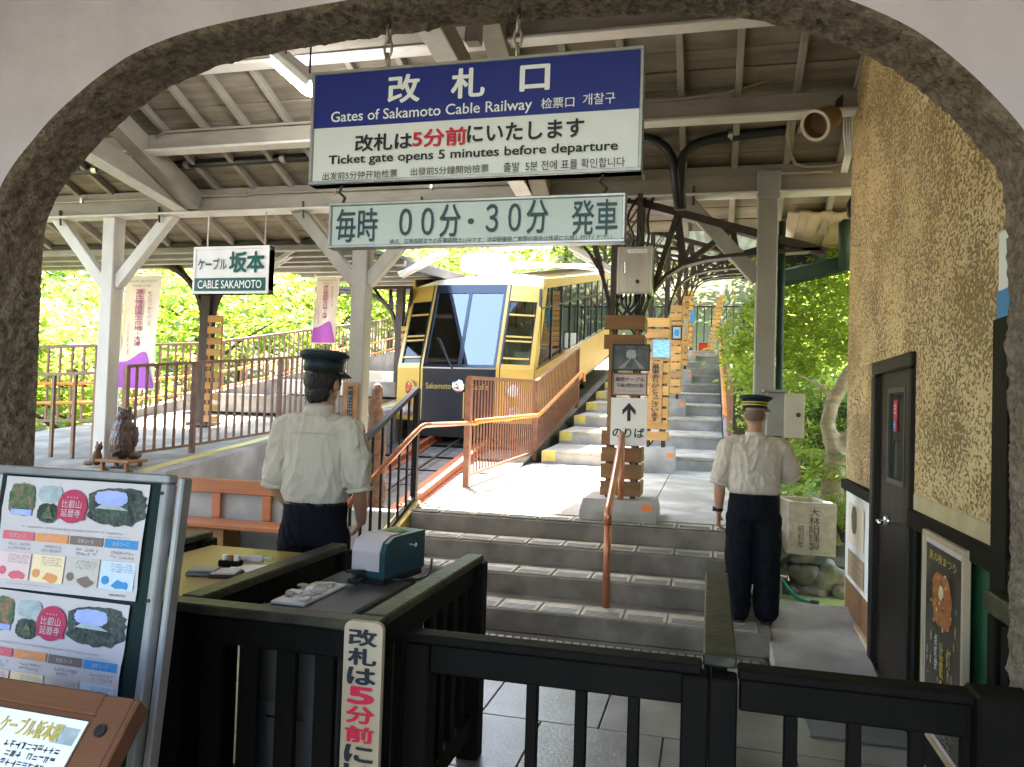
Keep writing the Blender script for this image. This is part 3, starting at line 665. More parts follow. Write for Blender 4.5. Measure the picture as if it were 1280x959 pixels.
# ------------------------------------------------------------------ canopy over the left platform
lc = thing('platform_canopy', 'low dark sheet roof with pale purlins over the left platform', 'canopy roof', (-7, 9, 3.6))
obj('roof_sheet', MB().prism([(-15, 8.3, 3.50), (-4.4, 8.3, 3.50), (-4.4, 11, 3.80), (-15, 11, 3.80)], (0, 0, .05)), 'roof_dark', lc)
obj('roof_sheet', MB().prism([(-7.8, 11.01, 3.86), (-4.75, 11.01, 3.86), (-4.75, 24, 4.95), (-7.8, 24, 4.95)], (0, 0, .05)), 'roof_dark', lc)
for i in range(4): y = 8.4+.8*i; bm('purlin', (-14.9, y, 3.465+.111*(y-8.3)), (-4.45, y, 3.465+.111*(y-8.3)), .09, .07, 'post_shade_grey', lc)
for i in range(12): y = 11.5+1.05*i; bm('purlin', (-7.75, y, 3.835+.083*(y-11)), (-4.8, y, 3.835+.083*(y-11)), .08, .06, 'post_shade_grey', lc)
bm('fascia', (-15, 11.03, 3.84), (-7.6, 11.03, 3.84), .04, .16, 'white_wood', lc); bm('fascia', (-4.75, 11, 3.82), (-4.75, 24, 4.91), .05, .16, 'steel_dark', lc)
def bracket_column(x, y, z, zt, label, side):
    t = thing('steel_column', label, 'column', (x, y, z), 'black steel columns of the left platform canopy')
    obj('shaft', MB().box((x, y, (z+zt)/2), (.16, .16, zt-z)), 'steel_dark', t)
    obj('base_plate', MB().box((x, y, z+.03), (.36, .36, .06), ch=.01), 'steel_dark', t)
    for s in (-1, 1):
        a = arc((x+s*1.0, y, zt-1.05), .92, 180 if s > 0 else 0, 90, 10); pl_ = MB().tube(a+[V((x+s*1.9, y, zt-.08))], .05, 6)
        pl_.beam((x, y, zt-.02), (x+s*1.95, y, zt-.02), .08, .07)
        for k in range(3): pl_.beam(a[3+2*k], (x+s*(.25+.4*k), y, zt-.03), .05, .05); pl_.beam(a[4+2*k], (x+s*(.25+.4*k), y, zt-.03), .05, .05)
        obj('bracket', pl_, 'steel_dark', t)
    # ladder of wooden slats on its right side
    zz = z+.05; k = 0
    while zz < zt-1.0:
        obj('slat', MB().box((x+.2, y-.1, zz+.06), (.24, .03, .10), ch=.004), 'slat', t); zz += .165; k += 1
    for s in (-.1, .1): bm('slat_batten', (x+.2+s, y-.07, z), (x+.2+s, y-.07, zt-1.0), .03, .03, 'slat', t)
    return t
c1 = aZ(250, 531, 1.2); bracket_column(-7.35, 10.2, lpz(10.2), 3.8, 'nearer black steel column with curved brackets and a slat ladder behind the station name sign', 1)
bracket_column(-6.75, 16.2, lpz(16.2)-.2, 4.25, 'farther black steel column with slat ladder left of the cable car', 1)

# ------------------------------------------------------------------ stair canopy with bracket pillars
rc_ = thing('stair_canopy', 'pale sheet roof on dark purlins climbing above the stairs', 'canopy roof', (-.8, 16, 4.5))
def rcz(x, Y):    # underside height of the roof across x
    return roofb(Y)+(3.06+(-.79-x)*.20 if x < -.79 else 3.06-(x+.79)*.32)
Y0_, Y1_ = 8.5, 31
for (xa, xb) in ((-2.35, -.79), (-.79, 1.05)):
    b = MB(); nn_ = 28
    for i in range(nn_+1):
        x = xa+(xb-xa)*i/nn_; dz = .012*(1 if i % 2 else -1)
        b.v += [V((x, Y0_, rcz(x, Y0_)+.06+dz)), V((x, Y1_, rcz(x, Y1_)+.06+dz))]
    b.f = [(2*i, 2*i+1, 2*i+3, 2*i+2) for i in range(nn_)]
    obj('roof_sheet', b, 'roof_teal', rc_)
for x in (-2.3, -1.6, -.79, .1, .8): bm('purlin', (x, Y0_, rcz(x, Y0_)+.01), (x, Y1_, rcz(x, Y1_)+.01), .06, .07, 'steel_dark', rc_)
bm('eaves_gutter', (1.08, Y0_, rcz(1.05, Y0_)), (1.08, Y1_, rcz(1.05, Y1_)), .1, .1, 'gutter', rc_)
bm('eaves_fascia', (-2.37, Y0_, rcz(-2.35, Y0_)+.02), (-2.37, Y1_, rcz(-2.35, Y1_)+.02), .04, .16, 'steel_dark', rc_)

def pillar(k, Y, label, dark):
    zb = stairz(Y)-.02 if k else .64; zt = roofb(Y)+3.03; x0 = -.79
    if k: zb = stairz(Y)+.05
    t = thing('slatted_pillar', label, 'pillar', (x0, Y, zb), 'pillars wrapped in wooden slats up the stairs')
    ph = .2 if k == 0 else .32
    rows = MB(); hw = .34 if k == 0 else .3
    rows.rings([[V((x0+sx*hw*q, Y+sy*hw*q, z)) for sx, sy in ((-1, -1), (1, -1), (1, 1), (-1, 1))] for q, z in ((1.0, zb-.3), (1.0, zb+ph*.45), (.92, zb+ph))])
    p_ = obj('plinth', rows, 'concrete', t)
    obj('orange_patch', MB().box((x0+hw*.78, Y-hw*.965, zb+ph*.62), (.09, .012, .1)), 'tag_orange', p_)
    cs = MB()
    for sx in (-1, 1):
        for sy in (-1, 1): cs.beam((x0+sx*.115, Y+sy*.115, zb+ph), (x0+sx*.115, Y+sy*.115, zt), .05, .05)
    z = zb+ph; s = 1
    while z < zt-.2:
        for sy in (-.12, .12): cs.beam((x0-s*.1, Y+sy, z), (x0+s*.1, Y+sy, z+.3), .035, .012)
        z += .3; s = -s
    obj('lattice_shaft', cs, 'steel_dark', t)
    # bracket arms
    for s in (1, -1):
        if s > 0: end = V((1.72, 0, 2.52)); bc = [(.14, 1.75), (.17, 1.95), (.24, 2.13), (.36, 2.28), (.52, 2.38), (.72, 2.43), (1.0, 2.46), (1.3, 2.48), (1.7, 2.50)]; tc = lambda u: 3.02-.30*u
        else: end = V((1.55, 0, 3.3)); bc = [(.14, 1.8), (.17, 2.05), (.24, 2.3), (.36, 2.5), (.52, 2.68), (.72, 2.82), (1.0, 2.98), (1.3, 3.12), (1.52, 3.24)]; tc = lambda u: 3.02+.19*u
        base = V((x0, Y, roofb(Y)))
        bp = [base+V((s*a, 0, z)) for a, z in bc]
        a_ = MB()
        for u, v_ in zip(bp, bp[1:]): a_.beam(u, v_+(v_-u)*.02, .12, .03, V((0, 1, 0)).cross(v_-u))
        o_ = obj('bracket_arm', a_, 'steel_dark', t)
        obj('flange', MB().add([q+V((0, dy, -.018)) for q in bp for dy in (-.07, .07)], [(2*i, 2*i+1, 2*i+3, 2*i+2) for i in range(len(bp)-1)]), 'grey_paint', o_)
        a_ = MB(); a_.beam(base+V((0, 0, 3.0)), base+V((s*1.75, 0, tc(1.75)-.02)), .12, .07)
        for i, u in enumerate((.45, .95, 1.4)):
            tp = base+V((s*u, 0, tc(u)-.03)); a_.beam(bp[2+2*i], tp, .07, .05); a_.beam(bp[min(4+2*i, 7)], tp, .07, .05)
        obj('bracket_web', a_, 'steel_dark', o_)
    # slats on the front and side faces
    if k == 0: zs = [.86+.155*i for i in range(4)]+[2.21, 2.39]; zz_top = 0
    else: zs = [zb+ph+.1+.17*i for i in range(int((2.6-ph-.25)/.17))]
    for z in zs:
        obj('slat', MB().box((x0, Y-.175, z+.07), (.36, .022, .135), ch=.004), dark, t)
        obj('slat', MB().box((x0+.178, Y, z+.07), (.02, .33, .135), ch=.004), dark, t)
    for s in (-.12, .12): obj('slat_batten', MB().box((x0+s, Y-.155, (zs[0]+zs[-1])/2), (.03, .018, zs[-1]-zs[0])), 'slat_dark', t)
    return t
PY = [7.4, 12.0, 16.6, 21.2, 25.8]
PL = ['nearest slatted steel pillar standing on a concrete plinth at the landing edge', 'slatted pillar carrying a tall thank-you board behind the nearest pillar', 'slatted pillar with a framed photograph partway up the stairs',
      'narrow looking slatted pillar high on the stairs with a small wood notice', 'farthest slatted pillar near the head of the stairs']
for k, Y in enumerate(PY): pillar(k, Y, PL[k], 'slat_dark' if k == 0 else 'slat')  # far slats' lighter colour holds their sunlight; nearest pillar takes the darker one

# corrugated soffit and gutter to the right
so_ = thing('lean_to_roof', 'small ribbed brown lean-to roof right of the grey post', 'roof', (1, 8, 3.5))
for i in range(15): x = .75+.1*i; obj('roof_board', MB().box((x, 8.6, 3.52-.06*(x-.75)+.012*(i % 2)), (.112, 1.3, .022), (V((1, 0, -.06)).normalized(), V((0, 1, -.16)).normalized(), V((.06, .16, 1)).normalized()), .004), 'soffit', so_)
obj('fascia', MB().beam((.6, 9.0, 3.33), (2.4, 8.9, 3.36), .05, .14), 'roof_dark', so_)
gp = thing('gutter_pipe', 'dark green gutter running to the stucco corner with an upright downpipe', 'gutter', (1, 8.6, 3.1))
obj('gutter', MB().beam(aY(960, 352, 8.6), aY(1058, 330, 8.2), .14, .16, ch=.02), 'gutter', gp)
obj('downpipe', MB().tube([aY(1057, 338, 8.15), aY(1057, 270, 8.15)], .065, 12), 'gutter', gp, smooth=True)
#=SIGNS=
XR_, ZU = V((1, 0, 0)), Z
def board(name, label, cat, pxl, pyt, pxr, pyb, Y, th, face, frame, fw=.014, group=None):
    """upright board facing the concourse; pixel corners measured at its own distance"""
    a = aY(pxl, pyt, Y); b_ = aY(pxr, pyb, Y); x0, x1 = a.x, b_.x; z1, z0 = a.z, b_.z
    t = thing(name, label, cat, ((x0+x1)/2, Y, z0), group)
    obj('panel', MB().box(((x0+x1)/2, Y+th/2, (z0+z1)/2), (x1-x0, th, z1-z0)), face, t)
    if frame:
        for (xa, xb, za, zb) in ((x0, x1, z1-fw, z1), (x0, x1, z0, z0+fw), (x0, x0+fw, z0+fw, z1-fw), (x1-fw, x1, z0+fw, z1-fw)):
            obj('frame', MB().box(((xa+xb)/2, Y+th/2-.004, (za+zb)/2), (xb-xa, th+.012, zb-za), ch=.002), frame, t)
    return t, x0, x1, z0, z1
YS = 2.68
def spt(px, py, Y=YS): return aY(px, py, Y-.004)
# --- blue and white gate sign
t, x0, x1, z0, z1 = board('gate_sign', 'large blue and white hanging sign reading 改札口 above the ticket gate', 'sign', 392, 92, 802, 214, YS, .05, 'sign_white', 'alu', .013)
zm = aY(600, 148, YS).z; gs = t
obj('blue_band', MB().box(((x0+x1)/2, YS-.002, (zm+z1-.013)/2), (x1-x0-.026, .004, z1-.013-zm)), 'sign_blue', t)
def stx(s, pxa, pya, pxb, pyb, m, par, bold=0., Y=YS, lift=.005, h=None):
    """text between pixel baseline-left-top (pxa,pya) and right-bottom (pxb,pyb), row sloping as seen"""
    a = aY(pxa, pya, Y); b_ = aY(pxb, pyb, Y); c = (a+b_)/2
    return text(s, V((c.x, Y, c.z)), abs(b_.x-a.x), abs(a.z-b_.z), m, par, bold=bold, lift=lift)
stx('改', 487, 96, 524, 127, 'ink_white', t, .035); stx('札', 566, 88, 605, 121, 'ink_white', t, .035); stx('口', 652, 84, 686, 112, 'ink_white', t, .04)
def row(s, pxa, pxb, ymid, hz, m, par, bold=0., Y=YS):
    a = aY(pxa, ymid, Y); xm = (pxa+pxb)/2; b_ = aY(pxb, ymid, Y); c = aY(xm, ymid, Y)
    return text(s, V(((a.x+b_.x)/2, Y, c.z)), b_.x-a.x, hz, m, par, bold=bold, lift=.005)
row('Gates of Sakamoto Cable Railway', 415, 665, 141, .052, 'ink_white', t, .012)
row('检票口', 677, 718, 129, .038, 'ink_white', t, .008); row('개찰구', 729, 769, 124, .04, 'ink_white', t, .008)
row('改札は', 445, 515, 178, .062, 'sign_dark', t, .03); row('5分前', 517, 583, 172, .065, 'sign_red', t, .035); row('にいたします', 585, 730, 164, .064, 'sign_dark', t, .03)
row('Ticket gate opens 5 minutes before departure', 412, 772, 193, .043, 'sign_dark', t, .022)
row('出发前5分钟开始检票', 404, 497, 219, .030, 'sign_dark', t); row('出發前5分鐘開始檢票', 514, 611, 213, .030, 'sign_dark', t); row('출발  5분 전에 표를 확인합니다', 630, 781, 206, .034, 'sign_dark', t)
for px in (486, 648):
    top = aY(px, 40 if px < 600 else 28, YS+.02); bot = V((top.x, YS+.02, z1))
    hk = MB(); zc = top.z+.02; hk.tube([(top.x, YS+.02, zc+.06), (top.x, YS+.02, zc-.005)], .009, 8)
    obj('eye_bolt', hk, 'steel_dark', t)
    L = zc-z1; nlk = 3; 
    for i in range(nlk):
        c = V((top.x, YS+.02, z1+L*(i+.5)/nlk)); rr = L/nlk*.62
        pts = [c+(V((math.cos(a)*rr*.45, 0, math.sin(a)*rr)) if i % 2 else V((0, math.cos(a)*rr*.45, math.sin(a)*rr))) for a in [2*math.pi*q/12 for q in range(13)]]
        obj('chain_link', MB().tube(pts, .0055, 6, cap=False), 'steel', t, smooth=True)
# --- departures sign under it
t, x0, x1, zz0, zz1 = board('departure_sign', 'pale grey sign of hourly departure minutes hanging under the blue sign', 'sign', 413, 255, 781, 303, YS, .04, 'dep_sign', 'alu', .011)
row('毎時', 421, 472, 282, .125, 'dep_ink', t, .012); row('００分', 500, 576, 277, .118, 'dep_ink', t, .02); row('・', 585, 593, 277, .022, 'dep_ink', t); row('３０分', 608, 685, 272, .118, 'dep_ink', t, .02); row('発車', 715, 772, 272, .122, 'dep_ink', t, .012)
row('終点、延暦寺駅までの所要時間は11分です。途中駅乗降ご希望の場合は係員にお申し付けください。', 488, 768, 300, .024, 'dep_ink', t)
for px in (425, 753):
    x = aY(px, 240, YS).x; obj('hook', MB().tube([(x, YS+.02, z0+.005), (x-.012, YS+.02, (z0+zz1)/2+.01), (x+.012, YS+.02, (z0+zz1)/2-.01), (x, YS+.02, zz1-.003)], .006, 8), 'steel_dark', t)
# --- station name sign
YN = 7.3
t, x0, x1, z0, z1 = board('station_name_sign', 'hanging white and green sign reading CABLE SAKAMOTO', 'sign', 243, 309, 335, 367, YN, .1, 'sign_white', 'sign_white', .03)
zm = z0+(z1-z0)*.33
obj('green_band', MB().box(((x0+x1)/2, YN-.012, (z0+.03+zm)/2), (x1-x0-.06, .004, zm-z0-.03)), 'sign_green', t)
hh = z1-z0; W_ = x1-x0
text('ケーブル', V((x0+W_*.26, YN-.008, z0+hh*.63)), W_*.38, hh*.24, 'sign_green', t, bold=.03); text('坂', V((x0+W_*.60, YN-.008, z0+hh*.66)), W_*.22, hh*.42, 'sign_green', t, bold=.045); text('本', V((x0+W_*.83, YN-.008, z0+hh*.66)), W_*.22, hh*.42, 'sign_green', t, bold=.045)
text('CABLE SAKAMOTO', V(((x0+x1)/2, YN-.014, (z0+.03+zm)/2)), W_*.84, hh*.17, 'ink_white', t, bold=.01)
for x in (x0+.13, x1-.09): obj('hanger', MB().tube([(x, YN+.05, z1), (x, YN+.05, BZ+.02)], .009, 6), 'steel', t)
# --- signs and fittings on the nearest pillar (front at Y 7.2)
YF1 = 7.19
t, x0, x1, z0, z1 = board('boarding_sign', 'white sign with an up arrow and のりば on the nearest pillar', 'sign', 764, 497, 808, 558, YF1, .015, 'paper_w', None)
w_, h_ = x1-x0, z1-z0; xc_ = (x0+x1)/2
text('のりば', V((xc_, YF1, z0+h_*.27)), w_*.86, h_*.20, 'sign_dark', t, bold=.025)
ax_, az_ = xc_, z0+h_*.7; q = w_*.5
ap = [(-.09, -.42), (.09, -.42), (.09, .12), (.36, -.14), (.36, .1), (0, .46), (-.36, .1), (-.36, -.14), (-.09, .12)]
obj('arrow', MB().quad(*[(ax_+u*q, YF1-.004, az_+v_*q*1.15) for u, v_ in ap]), 'sign_dark', t)
t, x0, x1, z0, z1 = board('last_train_notice', 'small paper notice reading 最終ケーブル above the boarding sign', 'notice', 766, 466, 809, 495, YF1, .012, 'paper', 'slat_dark', .012)
w_, h_ = x1-x0, z1-z0; xc_ = (x0+x1)/2
text('最終ケーブル', V((xc_, YF1-.004, z0+h_*.72)), w_*.82, h_*.2, 'sign_dark', t, bold=.015); text('午後5時30分発', V((xc_, YF1-.004, z0+h_*.45)), w_*.76, h_*.2, 'sign_dark', t, bold=.01); text('The Last Train 5:30 P.M.', V((xc_, YF1-.004, z0+h_*.2)), w_*.7, h_*.09, 'ink_grey', t)
t, x0, x1, z0, z1 = board('framed_photograph', 'dark framed photograph of a railway track on the nearest pillar', 'picture', 766, 430, 812, 464, YF1, .02, 'ph_train', 'black_metal', .012)
w_, h_ = x1-x0, z1-z0; xc_ = (x0+x1)/2
decal('print_patch', (xc_+.0, YF1, z0+h_*.62), w_*.26, h_*.34, 'ph_mist', t, lift=.003, shape='blob'); obj('print_track', MB().quad((xc_-.12, YF1-.003, z0+.02), (xc_-.06, YF1-.003, z0+.02), (xc_+.0, YF1-.003, z0+h_*.45), (xc_-.015, YF1-.003, z0+h_*.45)), 'ink_grey', t); obj('print_track', MB().quad((xc_+.08, YF1-.003, z0+.02), (xc_+.13, YF1-.003, z0+.02), (xc_+.035, YF1-.003, z0+h_*.45), (xc_+.02, YF1-.003, z0+h_*.45)), 'ink_grey', t)
t, x0, x1, z0, z1 = board('control_box', 'brushed steel control box above the slats of the nearest pillar', 'control box', 772, 309, 815, 367, YF1-.02, .16, 'steel', None)
w_, h_ = x1-x0, z1-z0; xc_ = (x0+x1)/2
obj('door', MB().box((xc_, YF1-.026, (z0+z1)/2), (w_-.02, .012, h_-.02), ch=.004), 'steel', t)
obj('latch', MB().box((x0+.06, YF1-.04, z0+h_*.55), (.035, .025, .11), ch=.006), 'chrome', t); obj('lock', MB().tube([(xc_+.03, YF1-.03, z0+h_*.25), (xc_+.03, YF1-.05, z0+h_*.25)], .018, 12), 'steel_dark', t)
obj('name_plate', MB().box((xc_+.02, YF1-.034, z0+h_*.9), (.18, .004, .035)), 'paper_w', t); lines((xc_+.02, YF1-.037, z0+h_*.9), .15, .02, 1, 'ink_grey', t, XR_, ZU)
for i in range(7):
    x = x0+.04+i*(w_-.08)/6; e = xc_+random.uniform(-.12, .12)
    obj('cable', MB().tube(fillet([(x, YF1+.06, z0), (x, YF1+.04, z0-.1), (e, YF1+.03, z0-.2), (e+.03, YF1+.1, z0-.3)], .06), .012, 6), 'black_metal', t, smooth=True)
for i in range(4):
    x = x0+.05+i*.07; obj('cable', MB().tube(fillet([(x, YF1+.06, z1), (x+.02, YF1+.05, z1+.12), (x-.1+.03*i, YF1+.1, z1+.3), (x+.05, YF1+.1, z1+.5)], .1), .012, 6), 'black_metal', t, smooth=True)
# second pillar's things (front at Y 11.8)
Y2 = 11.79
t, x0, x1, z0, z1 = board('thank_you_board', 'tall narrow wooden board reading ご乗車ありがとうございます on the second pillar', 'sign board', 812, 447, 826, 530, Y2, .02, 'slat', None)
text('ご乗車ありがとうございます', V(((x0+x1)/2, Y2-.001, (z0+z1)/2)), (x1-x0)*.62, (z1-z0)*.93, 'sign_dark', t, vertical=True, bold=.02)
t, x0, x1, z0, z1 = board('framed_photograph', 'framed blue picture of water above the thank-you board', 'picture', 815, 424, 838, 448, Y2-.02, .02, 'ph_teal', 'grey_paint', .014)
t, x0, x1, z0, z1 = board('framed_photograph', 'small pale framed photograph on the third pillar', 'picture', 839.5, 407, 852.5, 425, 16.38, .02, 'ph_mist', 'black_metal', .03)
decal('print_patch', ((x0+x1)/2, 16.38, (z0+z1)/2), .1, .14, 'p_blu', t, lift=.004, shape='blob')
t, x0, x1, z0, z1 = board('wood_notice', 'small upright wooden notice on the fourth pillar', 'notice', 855, 399, 860, 418, 20.98, .02, 'cream_wood', None)
text('お足もと注意', V(((x0+x1)/2, 20.98, (z0+z1)/2)), .07, .36, 'ink_grey', t, vertical=True)
t, x0, x1, z0, z1 = board('blue_notice', 'small blue notice on the farthest pillar', 'notice', 863, 388, 868, 404, 25.58, .02, 'p_blu', None)

#=FENCES=
def fence(name, label, base, h, sp, m, cat='railing', bw=.022, tw=.045, low=.12, hand=(), posts=True, hm='rail_orange', pw=.055, group=None, kind='bar', over=0.):
    t = thing(name, label, cat, base[0], group)
    up = V((0, 0, h))
    for a, b_ in zip(base, base[1:]):
        a, b_ = V(a), V(b_); d = b_-a
        bar('top_rail', a+up, b_+up, tw, tw*.8, m, t)
        if low is not None: bar('bottom_rail', a+V((0, 0, low)), b_+V((0, 0, low)), tw*.8, tw*.7, m, t)
        nb = max(2, round(V((d.x, d.y, 0)).length/sp))
        for i in range(1, nb):
            q = a+d*i/nb; bar('baluster', q+V((0, 0, low or .02)), q+up-V((0, 0, tw*.3)), bw, bw, m, t)
        for hz, off in hand:
            off = V(off); bar('handrail', a+off+V((0, 0, hz)), b_+off+V((0, 0, hz)), .05, .05, hm, t, 'rod')
            for u in (.15, .5, .85): q = a+d*u+V((0, 0, hz-.03)); bar('handrail_bracket', q, q+off, .018, .018, hm, t)
    if posts:
        for q in base: bar('post', q, V(q)+up*1.0+V((0, 0, .0)), pw, pw, m, t)
    return t
# black stair railing left of the entrance steps
SXL = -2.80
b0 = [V((SXL, 5.62, .0)), V((SXL, 7.22, .64))]
t = fence('stair_railing', 'black metal railing with a copper handrail climbing beside the entrance steps', b0, 1.16, .2, 'fence_black', bw=.02, tw=.05, low=.1, hand=())
hp = [V((SXL+.06, 5.5, .78)), V((SXL+.06, 7.22, 1.44)), V((SXL+.06, 8.9, 1.44))]
obj('handrail', MB().tube(fillet(hp, .12), .026, 10), 'copper', t, smooth=True)
obj('base_plate', MB().box((SXL, 7.22, .65), (.26, .26, .02), ch=.004), 'rust', t)
for sx in (-.09, .09):
    for sy in (-.09, .09): obj('bolt', MB().tube([(SXL+sx, 7.22+sy, .65), (SXL+sx, 7.22+sy, .68)], .014, 6), 'rust', t)
# yellow stringer along the steps
ys = thing('step_stringer', 'yellow painted sloping kerb along the left end of the steps', 'kerb', (-2.74, 6, 0))
obj('slope', MB().prism([(-2.86, 5.5, -.05), (-2.86, 5.5, .10), (-2.86, 7.2, .70), (-2.86, 7.2, -.05)], (.14, 0, 0)), 'yellow', ys)
# long copper-brown platform fence beside the car
FX = -2.78
fb = [V((FX, 8.85, stairz(8.85))), V((FX, 12.55, stairz(12.4)+.02)), V((FX, 16.6, 1.66))]
t = fence('platform_fence', 'copper brown barred fence with an orange handrail beside the cable car', fb, 1.30, .135, 'fence_red', bw=.017, tw=.055, low=.14, pw=.07)
hp = [V((FX+.09, 8.9, 1.46)), V((FX+.09, 12.4, 1.53)), V((FX+.09, 16.6, 2.46)), V((FX+.09, 16.9, 2.46)), V((FX+.09, 16.95, 2.25))]
obj('handrail', MB().tube(fillet(hp, .1), .03, 10), 'rail_orange', t, smooth=True)
for y, z in ((9, 1.46), (10.6, 1.49), (12.4, 1.53), (14.4, 1.98), (16.4, 2.41)): obj('handrail_bracket', MB().tube([(FX, y, z-.05), (FX+.09, y, z-.03)], .012, 6), 'rail_orange', t)
# right-hand railing of the stairs
rb = [V((.31, 12.4, 1.0)), V((.31, 27, 3.72))]
t = fence('stair_fence', 'reddish fence with an orange handrail along the right edge of the stairs', rb, 1.05, .2, 'fence_red', bw=.024, tw=.06, low=.14)
hp = [V((.22, 12.2, 1.62)), V((.22, 13.2, 1.85)), V((.22, 27, 4.42))]
obj('handrail', MB().tube(fillet(hp, .2), .032, 10), 'rail_orange', t, smooth=True)
# fence at the stair head
t = fence('end_fence', 'dark thin fence closing the head of the stairs', [V((-2.2, 31, 3.85)), V((1.6, 31, 3.85))], 1.9, .28, 'fence_black', bw=.035, tw=.06)
t = thing('goal_frame', 'plain dark metal frame standing right of the stair head', 'frame', (.9, 20, 2.2))
bm('upright', (.75, 20, 2.2), (.75, 20, 4.35), .07, .07, 'steel_dark', t); bm('upright', (1.0, 19, 2.0), (1.0, 19, 4.2), .08, .08, 'grey_paint', t); bm('top_bar', (.72, 20, 4.35), (1.9, 20, 4.35), .07, .07, 'steel_dark', t)
t = thing('slat_ladder', 'narrow upright ladder of wooden slats at the stair head', 'slat panel', (.0, 28, 3.8))
for i in range(14): obj('slat', MB().box((-.02+.022*i, 28, 3.9+.135*i), (.26, .03, .1), ch=.004), 'slat', t)
bm('batten', (-.04, 28.03, 3.8), (.28, 28.03, 5.75), .06, .03, 'slat', t)
t = thing('red_crate', 'small dull red crate on the ground at the stair head', 'crate', (-.25, 28.6, 3.85))
obj('body', MB().box((-.25, 28.6, 3.97), (.42, .4, .24), ch=.02), 'lens_red', t); obj('lid', MB().box((-.25, 28.6, 4.11), (.46, .44, .04), ch=.01), 'fence_red', t)
t = thing('white_signboard', 'small white framed board leaning at the stair head', 'board', (-.95, 28.2, 3.85))
obj('panel', MB().box((-.95, 28.2, 4.15), (.5, .03, .55)), 'paper_w', t); obj('frame', MB().box((-.95, 28.23, 4.15), (.6, .03, .65)), 'black_metal', t)
# fences of the left platform
lf = [V((-6.3, 7.35, lpz(7.3))), V((-5.98, 8.1, lpz(8.1))), V((-5.62, 9.4, lpz(9.4))), V((-5.5, 11.2, lpz(11.2)))]
t = fence('platform_fence', 'nearer brown barred fence on the left platform with the bear in front', lf, 1.08, .125, 'fence_brown', bw=.024, low=.1)
t = fence('platform_fence', 'short grey brown fence panel left of the white post', [V((-9.2, 7.5, lpz(7.3)-.1)), V((-6.75, 7.42, lpz(7.3)))], 1.0, .3, 'fence_brown', bw=.035, low=None)
ff = [V((-13, 9.6, .95)), V((-9.1, 10.2, 1.1)), V((-9.05, 12.5, lpz(12.5)-.15)), V((-9.05, 20, lpz(20)+.25)), V((-9.05, 30, lpz(30)+1)), ]
t = fence('boundary_fence', 'long brown boundary fence with orange handrails along the far platform edge', ff, 1.3, .2, 'fence_brown', bw=.03, tw=.06, low=.14, hand=((.72, (.08, -.08, 0)), (.42, (.08, -.08, 0))))
obj('kerb', MB().prism([(-9.2, 10.2, 1.0), (-9.2, 10.2, 1.32), (-9.2, 30, lpz(30)+1.1), (-9.2, 30, lpz(30)-.2)], (.2, 0, 0)), 'concrete', t)
t = fence('inner_fence', 'brown fence rising up the middle of the platform left of the car', [V((-6.3, 15.5, lpz(15.5))), V((-6.1, 24, lpz(24)+.3))], 1.15, .2, 'fence_brown', bw=.03)

#=CENTRE HANDRAIL=
t = thing('step_handrail', 'single copper coloured handrail standing in the middle of the entrance steps', 'handrail', (-.62, 5.9, .16))
p0 = aZ(757, 760, .165); p1 = aZ(775, 651, .65); ztop0 = aY(760, 640, p0.y).z; ztop1 = aY(776, 543, p1.y).z
obj('upright', MB().tube([p0, V((p0.x, p0.y, ztop0))], .028, 12), 'copper', t, smooth=True)
obj('upright', MB().tube([p1, V((p1.x, p1.y, ztop1))], .028, 12), 'copper', t, smooth=True)
obj('rail', MB().tube(fillet([V((p0.x, p0.y, ztop0-.1)), V((p0.x, p0.y, ztop0)), V((p1.x, p1.y, ztop1))], .04), .03, 12), 'copper', t, smooth=True)

#=BOOTH=
BX0, BX1, BY0, BY1, BH = -1.76, -1.06, 2.36, 3.56, .95
t = thing('ticket_booth', 'dark wooden railed ticket booth beside the gate holding the teal machine', 'booth', (-1.4, 2.95, 0))
W_ = .10
def cap(a, b_, par, m='moss_wood', w=.085, h=.035): return bm('top_rail', a, b_, w, h, m, par, .006)
cap((BX0-.05, BY0, BH-.018), (BX1+.05, BY0, BH-.018), t); cap((BX0, BY0+.056, BH-.0185), (BX0, BY1, BH-.0185), t); cap((BX1, BY0+.056, BH-.0185), (BX1, BY1, BH-.0185), t)
for a, b_ in (((BX0+.05, BY0), (BX1-.05, BY0)), ((BX0, BY0+.05), (BX0, BY1-.05)), ((BX1, BY0+.05), (BX1, BY1-.05))):
    bm('rail', (*a, BH-.085), (*b_, BH-.085), .05, .09, 'dark_wood', t, .005); bm('rail', (*a, .17), (*b_, .17), .055, .09, 'dark_wood', t, .005)
for x, y in ((BX0, BY0), (BX1, BY0), (BX0, BY1), (BX1, BY1)): bm('post', (x, y, 0), (x, y, BH-.037), .1, .1, 'dark_wood', t, .006)
for i in range(4): x = BX0+.14+.14*i; bm('baluster', (x, BY0, .2), (x, BY0, BH-.12), .07, .03, 'dark_wood', t, .004, up=V((0, 1, 0)))
for i in range(7):
    y = BY0+.16+.145*i
    for x in (BX0, BX1): bm('baluster', (x, y, .2), (x, y, BH-.12), .03, .065, 'dark_wood', t, .004, up=V((0, 1, 0)))
